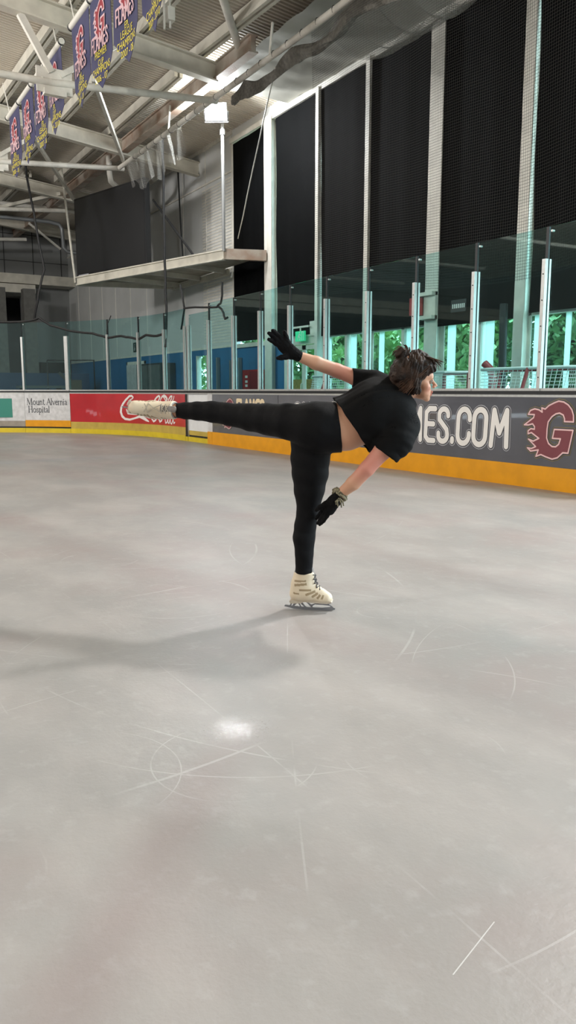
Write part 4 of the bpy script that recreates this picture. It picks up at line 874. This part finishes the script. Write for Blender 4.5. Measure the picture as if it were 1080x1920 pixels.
# ------------------------------------------------------------------ the skater
# Local frame: u to the right along the glide, v away, w up; the origin is the skate's contact with the ice.
class SDF:
    def __init__(s, lo, hi, h):
        s.lo = np.array(lo, float); s.h = h; s.n = np.ceil((np.array(hi)-s.lo)/h).astype(int)+1
        s.ax = [s.lo[i]+h*np.arange(s.n[i]) for i in range(3)]; s.f = np.full(tuple(s.n), .2, np.float32)
    def reg(s, lo, hi):
        return tuple(slice(max(0, int((lo[i]-s.lo[i])/s.h)), max(0, int(math.ceil((hi[i]-s.lo[i])/s.h))+1)) for i in range(3))
    def grid(s, sl): return [s.ax[i][sl[i]].reshape([-1 if j == i else 1 for j in range(3)]) for i in range(3)]
    def comb(s, sl, d, k, op):
        f = s.f[sl]; d = d.astype(np.float32)
        if op == 'u':
            hh = np.maximum(k-np.abs(f-d), 0)/k if k else 0; s.f[sl] = np.minimum(f, d)-(hh*hh*k*.25 if k else 0)
        elif op == 'sub':
            d = -d; hh = np.maximum(k-np.abs(f-d), 0)/k; s.f[sl] = np.maximum(f, d)+hh*hh*k*.25
        elif op == 'i': s.f[sl] = np.maximum(f, d)
    def cone(s, a, b, ra, rb, k=.02, sc_=(1, 1, 1), op='u'):
        """tapered capsule; sc_ stretches distances per axis (more than 1 = thinner on that axis)"""
        a = np.array(a, float); b = np.array(b, float); R_ = max(ra, rb)+k+2*s.h; q = np.array(sc_, float)
        sl = s.reg(np.minimum(a, b)-R_, np.maximum(a, b)+R_)
        if min(x.stop-x.start for x in sl) <= 0: return
        X = s.grid(sl); d = (b-a)*q; l2 = max(float(d@d), 1e-9); p = [(X[i]-a[i])*q[i] for i in range(3)]
        t = np.clip((p[0]*d[0]+p[1]*d[1]+p[2]*d[2])/l2, 0, 1)
        dist = np.sqrt(sum((p[i]-t*d[i])**2 for i in range(3)))-(ra+(rb-ra)*t)
        s.comb(sl, dist, k, op)
    def chain(s, pts, rs, k=.02, **kw):
        k = min(k, .01)
        for i in range(len(pts)-1): s.cone(pts[i], pts[i+1], rs[i], rs[i+1], k, **kw)
    def plane(s, n_, c):           # keep n.p < c
        sl = tuple(slice(0, x) for x in s.n); X = s.grid(sl); s.comb(sl, X[0]*n_[0]+X[1]*n_[1]+X[2]*n_[2]-c+np.zeros(tuple(s.n)), 0, 'i')
    def wob(s, fn): sl = tuple(slice(0, x) for x in s.n); X = s.grid(sl); s.f += fn(*X).astype(np.float32)
    def mesh(s):
        f = s.f; sg = f < 0; nx, ny, nz = f.shape
        cs = [(i, j, k) for i in (0, 1) for j in (0, 1) for k in (0, 1)]
        cor = [sg[c[0]:nx-1+c[0], c[1]:ny-1+c[1], c[2]:nz-1+c[2]] for c in cs]
        al = np.logical_and.reduce(cor); an = np.logical_or.reduce(cor); idx = np.argwhere(an & ~al)
        acc = np.zeros((len(idx), 3)); cnt = np.zeros(len(idx))
        for c0 in cs:
            for ax in range(3):
                if c0[ax]: continue
                c1 = list(c0); c1[ax] = 1
                f0 = f[idx[:,0]+c0[0], idx[:,1]+c0[1], idx[:,2]+c0[2]]; f1 = f[idx[:,0]+c1[0], idx[:,1]+c1[1], idx[:,2]+c1[2]]
                m_ = (f0 < 0) != (f1 < 0); t = np.where(m_, f0/np.where(m_, f0-f1, 1), 0)
                p = np.array(c0, float)[None]+np.eye(3)[ax][None]*t[:, None]; acc += p*m_[:, None]; cnt += m_
        V = s.lo+s.h*(idx+acc/cnt[:, None]); vid = np.full((nx-1, ny-1, nz-1), -1, int); vid[tuple(idx.T)] = np.arange(len(idx)); F = []
        for ax in range(3):
            a, b = [(1, 2), (2, 0), (0, 1)][ax]
            lo_ = [slice(None)]*3; hi_ = [slice(None)]*3; lo_[ax] = slice(0, f.shape[ax]-1); hi_[ax] = slice(1, f.shape[ax])
            ch = sg[tuple(lo_)] != sg[tuple(hi_)]; e = np.argwhere(ch); e = e[(e[:, a] > 0) & (e[:, b] > 0) & (e[:, a] < f.shape[a]-1) & (e[:, b] < f.shape[b]-1)]
            inside = sg[tuple(e.T)]
            def cell(da, db): q = e.copy(); q[:, a] -= da; q[:, b] -= db; return vid[tuple(q.T)]
            Q = np.stack([cell(1, 1), cell(0, 1), cell(0, 0), cell(1, 0)], 1); Q[~inside] = Q[~inside][:, ::-1]; F.append(Q)
        return V, np.concatenate(F)
    def build(s, name, m, parent, col=None):
        V, F = s.mesh(); me = bpy.data.meshes.new(name)
        me.vertices.add(len(V)); me.vertices.foreach_set('co', V.astype(np.float32).ravel()); me.loops.add(F.size); me.loops.foreach_set('vertex_index', F.astype(np.int32).ravel())
        me.polygons.add(len(F)); me.polygons.foreach_set('loop_start', np.arange(0, F.size, 4, dtype=np.int32)); me.polygons.foreach_set('loop_total', np.full(len(F), 4, np.int32))
        me.update(); me.validate(); me.polygons.foreach_set('use_smooth', [True]*len(me.polygons))
        if col is not None:
            ca = me.color_attributes.new('tone', 'FLOAT_COLOR', 'POINT'); ca.data.foreach_set('color', col(V).astype(np.float32).ravel())
        me.materials.append(m); o = bpy.data.objects.new(name, me); COL.objects.link(o); o.parent = parent; ORG[o.name] = Vector((0, 0, 0)); return o

person = thing('person', 'skater gliding on one leg in black t-shirt and leggings, other leg stretched back', 'person', (2.042, 3.17, 0))
person.rotation_euler = (0, 0, -YAW)
def dp(u, w, v):                       # a silhouette point moved to depth v along its sight line
    k = 1+v/3.77; return ((u+.118)*k-.118, v, 1.1+(w-1.1)*k)
# skeleton shared by body and clothes
stand = [(-.04,.04,.12), (-.037,.04,.20), (-.036,.04,.295), (-.037,.042,.376), (-.030,.04,.44), (-.018,.036,.51), (-.012,.034,.616), (-.008,.034,.70), (-.008,.034,.77), (.0,.03,.86), (.03,.03,.92)]
stand_r = [.040, .042, .0455, .055, .0535, .055, .075, .089, .095, .103, .11]
lift0 = [(-.72,1.005,.33,.036), (-.667,1.007,.30,.035), (-.61,1.005,.275,.0395), (-.556,1.004,.25,.0445), (-.48,1.0,.22,.051), (-.403,.988,.18,.054), (-.30,.974,.12,.066), (-.222,.965,.07,.075), (-.118,.953,.0,.086), (.0,.935,-.045,.105), (.04,.925,-.05,.115)]
lift = [dp(u, w_, v) for u, w_, v, r_ in lift0]; lift_r = [r_*(1+v/3.77) for u, w_, v, r_ in lift0]
up_arm = [(.375,.10,1.105), (.33,.12,1.135), (.215,.14,1.166), (.125,.14,1.200), (.02,.11,1.236), (-.072,.09,1.270), (-.10,.085,1.285)]
up_r = [.055, .052, .0375, .0345, .033, .0235, .0225]
dn_arm = [(.415,-.12,.945), (.385,-.15,.885), (.325,-.175,.828), (.25,-.18,.742), (.19,-.155,.672), (.132,-.115,.614), (.118,-.105,.596)]
dn_r = [.055, .052, .042, .0355, .033, .0245, .024]
SV = (1, 1.12, 1)
def torso(S, g, k=.05):
    S.cone((.03,-.045,.925), (.16,-.03,.925), .112+g, .106+g, k); S.cone((.03,.05,.93), (.16,.045,.94), .108+g, .098+g, k)
    S.cone((.16,-.03,.925), (.30,-.04,.985), .108+g, .120+g, k); S.cone((.16,.045,.94), (.31,.05,1.03), .098+g, .108+g, k)
    S.cone((.30,-.04,.985), (.39,-.06,.985), .12+g, .085+g, k); S.cone((.31,.05,1.03), (.375,.07,1.08), .108+g, .075+g, k)
h0 = .004
B_ = SDF((-.80,-.26,.02), (.66,.42,1.46), h0)
B_.chain(stand, [r_-.006 for r_ in stand_r], .03); B_.chain(lift, [r_-.006 for r_ in lift_r], .03)
torso(B_, -.008); B_.chain(up_arm, up_r, .025); B_.chain(dn_arm, dn_r, .025)
# neck and head, looking along the glide with the chin a little down
B_.cone((.37,.0,1.045), (.455,.0,1.105), .062, .05, .04)
B_.cone((.468,0,1.195), (.495,0,1.19), .080, .082, .02, (1, 1.12, 1)); B_.cone((.50,0,1.168), (.522,0,1.105), .066, .044, .02, (1, 1.15, 1))
B_.cone((.536,-.016,1.090), (.540,.016,1.090), .028, .028, .012); B_.cone((.549,-.004,1.066), (.552,.004,1.064), .0155, .0155, .012)    # jaw, chin
B_.cone((.566,0,1.158), (.592,0,1.126), .0065, .0085, .010); B_.cone((.583,-.009,1.119), (.583,.009,1.119), .0065, .0065, .006)  # nose, nostrils
B_.cone((.560,-.03,1.165), (.560,.03,1.165), .014, .014, .018)                                                            # brow
for sg_ in (-1, 1):
    B_.cone((.568,sg_*.030,1.144), (.574,sg_*.032,1.143), .013, .012, .006, op='sub')                                      # eye sockets
    B_.cone((.540,sg_*.043,1.122), (.550,sg_*.036,1.118), .016, .012, .02)                                                  # cheeks
    B_.cone((.490,sg_*.076,1.16), (.482,sg_*.080,1.125), .016, .010, .008, (1, 2, 1))                                      # ears
B_.cone((.571,-.016,1.0955), (.571,.016,1.0955), .0068, .0068, .004); B_.cone((.567,-.011,1.083), (.567,.011,1.083), .0075, .0075, .004)
B_.cone((.582,-.02,1.0895), (.582,.02,1.0895), .003, .003, .004, op='sub')
skin = mat('warm_skin', 'c99a84', .5, attr='tone', spec=.35)
def skin_tone(V):
    c = np.tile(np.array(lin('b98c72')), (len(V), 1)); red = np.array(lin('bb7268')); 
    def blend(p, r_, t_, k=1.):
        nonlocal c
        d = np.linalg.norm(V-np.array(p), axis=1); a_ = (np.clip(1-d/r_, 0, 1)*k)[:, None]; c = c*(1-a_)+np.array(t_)*a_
    blend((.13,.14,1.19), .10, red, .75); blend((.19,.14,1.17), .07, red, .6); blend((.25,-.19,.75), .11, red, .9); blend((.30,-.18,.80), .09, red, .8)
    for q in (-.018, -.006, .006, .018): blend((.575,q,1.0955), .012, lin('a4594f'), 1.3); blend((.573,q*.8,1.083), .012, lin('a4594f'), 1.3)
    blend((.55,-.045,1.11), .035, red, .45); blend((.55,.045,1.11), .035, red, .45); blend((.59,0,1.12), .02, red, .5)
    return np.clip(c, 0, 1)
B_.build('body', skin, person, skin_tone)
for sg_ in (-1, 1):
    ey = MB().ball((.5585, sg_*.030, 1.1435), .0115, 14, 10).build('eye', mat('eye_white', '86705f', .4), person, True, True)
    MB().ball((.5675, sg_*.0315, 1.1420), (.0040, .0065, .0055), 10, 8).build('iris', mat('dark_iris', '2a1c14', .2), ey, True, True)
    MB().tube([(.569,sg_*.021,1.1475), (.5715,sg_*.031,1.1495), (.566,sg_*.042,1.1465)], [.0016,.0024,.0016], 6).build('eyelashes', mat('dark_brow', '2c211b', .8), ey, True, True)
    MB().tube([(.572,sg_*.018,1.166), (.571,sg_*.03,1.170), (.560,sg_*.046,1.165)], [.0035,.0045,.0025], 6).build('eyebrow', mat('dark_brow', '2c211b', .8), person, True, True)

# leggings
cloth_blk = mat('black_leggings_knit', '0c0c0e', .75, spec=.12, bump=.25, bscale=14, noise=.15)
G_ = SDF((-.70,-.22,.17), (.20,.40,1.12), h0)
G_.chain(stand, stand_r, .03); G_.chain(lift, lift_r, .03); torso(G_, .0, .05)
wn_ = np.array([.992, 0, .13]); wc_ = .992*.112+.13*1.04
G_.plane(wn_, wc_); G_.plane((0, 0, -1), -.192)
lax = np.array(lift[1])-np.array(lift[3]); lax /= np.linalg.norm(lax); G_.plane(lax, float(lax @ np.array(lift[1]))-.0)
G_.wob(lambda x, y, z: .0012*np.sin(70*x+40*z)*np.sin(35*z-20*y)+0*y)
lg = G_.build('leggings', cloth_blk, person)
MB().ball((.071, -.157, .962), (.006, .003, .006), 10, 6).build('logo_dot', grey_print, lg, True, True)
MB().box((.095, -.02, 1.040), (.115, .012, 1.050)).build('waist_tag', white_print, lg, False, True)

# cropped t-shirt: an open shell
shirt_m = mat('black_tshirt_cotton', '0a0a0b', .85, spec=.12, bump=.3, bscale=9, noise=.12)
lo_, hi_ = (.08,-.30,.74), (.56,.30,1.26)
def shirt(g):
    S = SDF(lo_, hi_, h0); torso(S, .014+g, .06); S.cone((.38,0,1.03), (.44,0,1.065), .083+g, .068+g, .05)
    S.cone((.30,-.08,.94), (.26,-.08,.90), .10+g, .085+g, .05); S.cone((.40,-.10,.95), (.43,-.08,.93), .075+g, .07+g, .05)
    sl1 = SDF(lo_, hi_, h0); sl1.chain([(.37,.09,1.105), (.31,.12,1.135), (.16,.14,1.175)], [.072+g, .066+g, .043+g], .03)
    sl2 = SDF(lo_, hi_, h0); sl2.chain([(.425,-.10,.935), (.385,-.15,.870), (.29,-.185,.765)], [.082+g, .082+g, .058+g], .03)
    return S, sl1, sl2
def smin_(a, b, k): hh = np.maximum(k-np.abs(a-b), 0)/k; return np.minimum(a, b)-hh*hh*k*.25
hemn = np.array([-.83, 0, -.557]); hemc = -.676
So, s1, s2_ = shirt(0)
So.plane(hemn, hemc); So.plane((.80, 0, .60), 1.022)                       # hem, neckline
s1.plane((-.93, 0, .0), -.93*.203); sn = np.array([-.59, 0, -.81]); s2_.plane(sn, -.853)
So.f = smin_(smin_(So.f, s1.f, .02), s2_.f, .02)
Si, t1, t2 = shirt(-.009); inner = smin_(smin_(Si.f, t1.f, .02), t2.f, .02)
So.f = np.maximum(So.f, -inner)
So.wob(lambda x, y, z: .0022*np.sin(48*(x*.83+z*.55)+14*np.sin(9*z+5*y))*np.sin(17*(z*.83-x*.55)+11*y))
So.build('tshirt', shirt_m, person)

# hair: cap, bun, loose strands
hair_m = mat('brown_hair', '33241b', .6, spec=.2, col2='150e0a', nscale=22, bump=.5, bscale=60)
H_ = SDF((.33,-.16,1.02), (.66,.16,1.34), .003)
H_.cone((.458,0,1.185), (.488,0,1.195), .088, .085, .02, (1, 1.06, 1)); H_.cone((.43,-.03,1.16), (.445,-.03,1.10), .05, .035, .03); H_.cone((.43,.03,1.16), (.445,.03,1.10), .05, .035, .03)
H_.cone((.47,-.06,1.19), (.49,-.066,1.105), .034, .022, .03); H_.cone((.47,.06,1.19), (.49,.066,1.105), .034, .022, .03)
H_.cone((.505,0,1.255), (.57,-.01,1.225), .040, .022, .03); H_.cone((.50,-.045,1.22), (.565,-.05,1.20), .035, .016, .03); H_.cone((.50,.045,1.22), (.565,.05,1.20), .035, .016, .03)
H_.cone((.432,0,1.272), (.424,.0,1.276), .036, .031, .006)
H_.wob(lambda x, y, z: .003*np.sin(150*z+60*x+30*np.sin(20*x))*np.sin(90*y+40*x)+.002*np.sin(220*x+80*y))
H_.cone((.60,0,1.12), (.555,0,1.12), .062, .056, .02, (1, .8, 1), op='sub'); H_.cone((.57,0,1.165), (.60,0,1.15), .030, .05, .012, (1, .6, 1), op='sub')
hr_ = H_.build('hair', hair_m, person)
mb = MB(); random.seed(5)
for i in range(190):
    a_ = random.uniform(0, 1); sd_ = random.choice((-1, -1, 1)); r0 = random.random()
    if i < 60:   # fringe blown forward
        p0 = Vector((.50+.05*r0, random.uniform(-.06, .06), 1.27-.02*r0)); p1 = p0+Vector((.05, random.uniform(-.01, .01), -.005)); p2 = p1+Vector((random.uniform(.0, .03), random.uniform(-.02, .02), -random.uniform(.01, .05)))
    elif i < 90:  # bun wisps
        t_ = random.uniform(0, 6.28); p0 = Vector((.428+.032*math.cos(t_), random.uniform(-.02, .02), 1.274+.032*math.sin(t_))); p1 = p0+Vector((.014*math.cos(t_+.8), random.uniform(-.01, .01), .014*math.sin(t_+.8))); p2 = p1+Vector((.012*math.cos(t_+1.8), 0, .012*math.sin(t_+1.8)))
    else:        # side locks sweeping back over the ear
        p0 = Vector((.55-.06*r0, sd_*(.066+.01*random.random()), 1.235-.06*a_)); p1 = Vector((.47-.02*r0, sd_*(.094+.008*random.random()), 1.17-.06*a_)); p2 = Vector((.40+.05*random.random(), sd_*(.075+.012*random.random()), 1.12-.05*a_+.03*random.random()))
    q_ = [p0.lerp(p1, t).lerp(p1.lerp(p2, t), t) for t in (0, .2, .4, .6, .8, 1)]
    mb.tube(q_, [.0022, .0024, .0022, .002, .0016, .0008], 5)
mb.build('loose_strands', mat('light_brown_strands', '4e3526', .6, spec=.2, col2='23170f', nscale=30), hr_, True, True)
MB().tube([(.445+.028*math.cos(t), .036*math.sin(t), 1.252+.008*math.cos(t)) for t in [k*math.pi/8 for k in range(17)]], .0045, 6).build('hair_tie', dark_rubber, hr_, True, True)

# gloves
glove_m = mat('black_knit_glove', '0a0a0b', .85, spec=.12, bump=.4, bscale=60)
U_ = SDF((-.25,.0,1.2), (-.03,.19,1.43), .0022)
U_.chain([(-.066,.09,1.268), (-.10,.086,1.287)], [.027, .0275], .01)
U_.cone((-.098,.085,1.285), (-.140,.078,1.325), .029, .026, .015, (1, 1.7, 1)); U_.cone((-.115,.085,1.305), (-.128,.08,1.335), .024, .02, .015, (1, 1.6, 1)); U_.cone((-.11,.085,1.28), (-.15,.08,1.31), .022, .018, .015, (1, 1.6, 1))
for pts in ([(-.150,.078,1.311), (-.178,.073,1.329), (-.199,.066,1.342), (-.210,.055,1.346)], [(-.146,.077,1.325), (-.175,.070,1.349), (-.198,.062,1.368), (-.210,.052,1.375)],
            [(-.137,.077,1.335), (-.163,.072,1.362), (-.182,.064,1.381), (-.191,.056,1.388)], [(-.120,.08,1.338), (-.126,.078,1.358), (-.132,.074,1.374), (-.136,.069,1.383)]):
    U_.chain(pts, [.0118, .0112, .0102, .0088], .006)
U_.chain([(-.105,.08,1.272), (-.128,.068,1.264), (-.150,.058,1.260), (-.166,.052,1.257)], [.016, .013, .0115, .0095], .010)
U_.wob(lambda x, y, z: .0006*np.sin(300*x+200*z)*np.sin(260*y+180*z))
U_.build('glove', glove_m, person)
D2 = SDF((-.02,-.2,.42), (.17,.01,.65), .0022)
D2.chain([(.130,-.114,.612), (.110,-.100,.585)], [.0275, .028], .01)
D2.cone((.110,-.098,.582), (.082,-.075,.535), .029, .030, .015, (1, 1.3, 1)); D2.cone((.095,-.085,.575), (.066,-.058,.545), .024, .022, .015, (1, 1.3, 1))
for pts in ([(.085,-.082,.53), (.070,-.072,.50), (.056,-.056,.475), (.046,-.044,.461)], [(.078,-.070,.525), (.062,-.058,.495), (.048,-.042,.468), (.038,-.030,.452)],
            [(.068,-.058,.525), (.052,-.044,.497), (.038,-.030,.472), (.028,-.022,.457)], [(.06,-.048,.535), (.044,-.034,.512), (.03,-.022,.492), (.02,-.018,.48)]):
    D2.chain(pts, [.0108, .010, .009, .0078], .006)
D2.chain([(.095,-.09,.57), (.062,-.088,.562), (.038,-.078,.545), (.020,-.066,.53)], [.016, .013, .0115, .0095], .010)
D2.wob(lambda x, y, z: .0006*np.sin(300*x+200*z)*np.sin(260*y+180*z))
D2.build('glove', glove_m, person)
wp = Vector((.131, -.114, .613)); wa = Vector((.6, .4, .72)).normalized(); e1 = wa.cross(Vector((0,0,1))).normalized(); e2 = wa.cross(e1)
mb = MB(); R3 = [.0315, .033, .0305]
for k_, oo in enumerate((-.010, .0, .010)):
    mb.tube([wp+wa*(oo+.004*math.sin(3*t+k_))+e1*(R3[k_]*math.cos(t))+e2*(R3[k_]*math.sin(t)) for t in [j*math.pi/12 for j in range(25)]], .007, 8)
for j in range(14):
    t = j*.45+.3; p = wp+e1*(.036*math.cos(t))+e2*(.036*math.sin(t)); mb.ball(p+wa*random.uniform(-.014,.014), random.uniform(.006, .010), 8, 6)
for dx, dz in ((-.012,-.03), (.004,-.036), (.014,-.028), (-.02,-.022)): mb.tube([wp+Vector((-.005,-.034,-.015)), wp+Vector((dx-.004,-.04,-.03)), wp+Vector((dx,-.04,dz-.022))], [.005,.004,.003], 6)
mb.build('wrist_scrunchie', mat('olive_patterned_cloth', '8f876e', .9, col2='3a362a', nscale=110), person, True, True)

# skates: boot frame has x towards the toe, z up, blade bottom at z = 0
boot_m = mat('cream_skate_leather', 'c9bba4', .45, attr='tone', spec=.4)
steel = mat('skate_steel', '8f9196', .3, .75)
lace_m = mat('dark_grey_lace', '3c3a3a', .8); sole_m = mat('grey_beige_sole', 'b0a595', .6); lining = mat('boot_lining_grey', '8b8a88', .9)
slots = [((-.048,.158), .030, .0045, .05), ((-.046,.140), .032, .006, .12), ((-.022,.112), .030, .005, .02), ((.004,.098), .026, .006, .35), ((.026,.088), .018, .006, .6), ((.046,.080), .013, .0055, .9), ((.064,.077), .011, .005, 1.2), ((-.068,.094), .016, .004, -.1)]
def skate(name, lean, loc, rotm, lace_m):
    S = SDF((-.16,-.075,.03), (.15,.075,.25), .0025); ta = math.radians(lean)
    tp = lambda x, z: (-.055+(x+.055)*math.cos(ta)-(z-.10)*math.sin(ta), 0, .10+(x+.055)*math.sin(ta)+(z-.10)*math.cos(ta))
    S.cone((-.066,0,.085), tp(-.056,.13), .039, .040, .02); S.cone(tp(-.056,.13), tp(-.040,.195), .041, .044, .02, (1, 1.05, 1)); S.cone((-.034,0,.098), tp(-.022,.19), .040, .044, .02)
    S.cone((-.055,0,.08), (-.005,0,.083), .038, .036, .03); S.cone((-.005,0,.083), (.075,0,.068), .036, .028, .03, (1, .92, 1)); S.cone((.05,0,.066), (.082,0,.064), .030, .026, .02, (1, .85, 1))
    S.cone((-.03,0,.125), (.045,0,.090), .034, .026, .03, (1, 1.2, 1)); S.plane((0, 0, -1), -.050)
    tn = np.array([-math.sin(ta), 0, math.cos(ta)]); tpz = np.array(tp(-.04, .197)); S.plane(tn, float(tn @ tpz))
    S.cone(tp(-.036,.185), tp(-.030,.24), .030, .036, .006, op='sub')
    S.cone(tp(.003,.214), tp(.012,.145), .012, .0155, .006, (1, .72, 1)); S.cone((.028,0,.120), (.074,0,.088), .0125, .010, .008, (1, .8, 1))
    def tone(V):
        c = np.tile(np.array(lin('c9bba4')), (len(V), 1)); br = np.array(lin('8f7d62'))
        for (x, z), a_, b_, an in slots:
            if lean and z > .12: x, _, z = tp(x, z)
            dx, dz = V[:,0]-x, V[:,2]-z; p = dx*math.cos(an)+dz*math.sin(an); q = -dx*math.sin(an)+dz*math.cos(an)
            m_ = ((np.abs(p) < a_) & (np.abs(q) < b_) & (np.abs(V[:,1]) > .012)).astype(float)[:, None]; c = c*(1-m_)+br*m_
        f0 = np.array(tp(-.002,.214)); f1 = np.array(tp(.006,.145)); u_ = (f1-f0)/np.linalg.norm(f1-f0); n2 = np.array([-u_[2], 0, u_[0]]); n2 = n2 if n2[0] > 0 else -n2
        m_ = (((V-f0) @ n2 > .001) & ((V-f0) @ u_ < .075) & (np.abs(V[:,1]) < .016))[:, None].astype(float); c = c*(1-m_)+np.array(lin('76706b'))*m_
        return c
    o = S.build(name, boot_m, person, tone); o.matrix_local = Matrix.Translation(loc) @ rotm.to_4x4()
    mp_ = lambda t: (lambda x, z, d: (x, -t/2+d, z))
    MB().prism([(-.105,.050),(-.098,.056),(-.02,.056),(.05,.052),(.105,.056),(.112,.050),(.09,.044),(.02,.044),(-.03,.048),(-.05,.040),(-.10,.038)], lambda x, z, d: (x, -.033+d, z), .066).build('sole', sole_m, o, False, True)
    bl = MB()
    bl.prism([(-.136,.014),(-.13,.022),(-.09,.018),(-.02,.014),(.06,.014),(.108,.020),(.122,.014),(.118,.004),(.10,.001),(.06,.0),(-.02,.0),(-.09,.004)], mp_(.004), .004)
    for pl_ in ([(-.108,.019),(-.100,.019),(-.088,.038),(-.096,.040)], [(-.094,.019),(-.082,.019),(-.066,.036),(-.07,.040),(-.082,.040)], [(-.055,.017),(-.047,.016),(-.060,.040),(-.068,.040)],
                [(-.055,.036),(-.048,.046),(-.036,.050),(-.018,.044),(.0,.030),(.012,.017),(.003,.014),(-.010,.028),(-.024,.041),(-.036,.045),(-.044,.041),(-.048,.034)],
                [(-.05,.03),(-.042,.038),(-.030,.022),(-.020,.014),(-.03,.013),(-.038,.02)], [(.0,.026),(.02,.034),(.06,.034),(.095,.032),(.112,.022),(.118,.014),(.108,.012),(.098,.026),(.06,.029),(.022,.029),(.008,.02)],
                [(.086,.030),(.094,.030),(.100,.044),(.084,.044)], [(.03,.032),(.04,.032),(.042,.044),(.028,.044)]): bl.prism(pl_, mp_(.005), .005)
    for x in (.116, .120, .123): bl.prism([(x-.004,.012),(x+.001,.004),(x+.003,.014)], mp_(.004), .004)
    for x0, x1 in ((-.10,-.055), (.025, .105)): bl.box((x0, -.018, .040), (x1, .018, .046))
    bl.build('blade', steel, o, False, True)
    # tongue, laces, lining
    fr = lambda q: [tp(.016,.212), tp(.021,.19), tp(.025,.168), tp(.029,.147)][q] if q < 4 else [(.037,0,.130), (.051,0,.118), (.065,0,.106), (.080,0,.096)][q-4]
    la = MB()
    for q in range(1, 8):
        x, _, z = fr(q); n_ = Vector((.9, 0, .35)) if q < 4 else Vector((.35, 0, .9)); x2, _, z2 = fr(min(7, q+1)); wd = .021 if q < 5 else .018
        for sg_ in (-1, 1): la.tube([(x-.006*n_.x, -sg_*wd, z-.006*n_.z), ((x+x2)/2+.004*n_.x, 0, (z+z2)/2+.004*n_.z), (x2-.006*n_.x, sg_*wd, z2-.006*n_.z)], .0026, 6)
        for sg_ in (-1, 1): la.ball((x-.007*n_.x, sg_*(wd+.002), z-.007*n_.z), .0035, 6, 4)
    la.build('laces', lace_m, o, True, True)
    mb = MB(); cx_, _, cz_ = tp(-.036, .197); d1 = Vector((math.cos(ta), 0, math.sin(ta)))
    mb.tube([Vector((cx_, 0, cz_))+d1*(.044*math.cos(t))+Vector((0, .040*math.sin(t), 0)) for t in [k*math.pi/12 for k in range(25)]], .004, 6); mb.build('collar', lining, o, True, True)
    return o
skate('skate', 0, Vector((-.003, .04, 0)), Matrix.Rotation(math.radians(-9), 3, 'Z'), lace_m)
# lifted skate: toe pointed back and a little towards the viewer, blade away
leg_dir = (Vector(lift[3])-Vector(lift[1])).normalized()
zb = None; xb = Vector((-.78, -.60, .14)).normalized()
zb = (leg_dir - xb*leg_dir.dot(xb)).normalized(); yb = zb.cross(xb)
Rm = Matrix((xb, yb, zb)).transposed()
lean_ = math.degrees(math.acos(max(-1, min(1, leg_dir.dot(xb)))))-90
ankle = Vector(lift[1])
ta = math.radians(lean_); top_l = Vector((-.055+(-.04+.055)*math.cos(ta)-(.19-.10)*math.sin(ta), 0, .10+(.015)*math.sin(ta)+.09*math.cos(ta)))
skate('skate', lean_, ankle-Rm @ top_l, Rm, mat('cream_lace', 'a59c8d', .8))
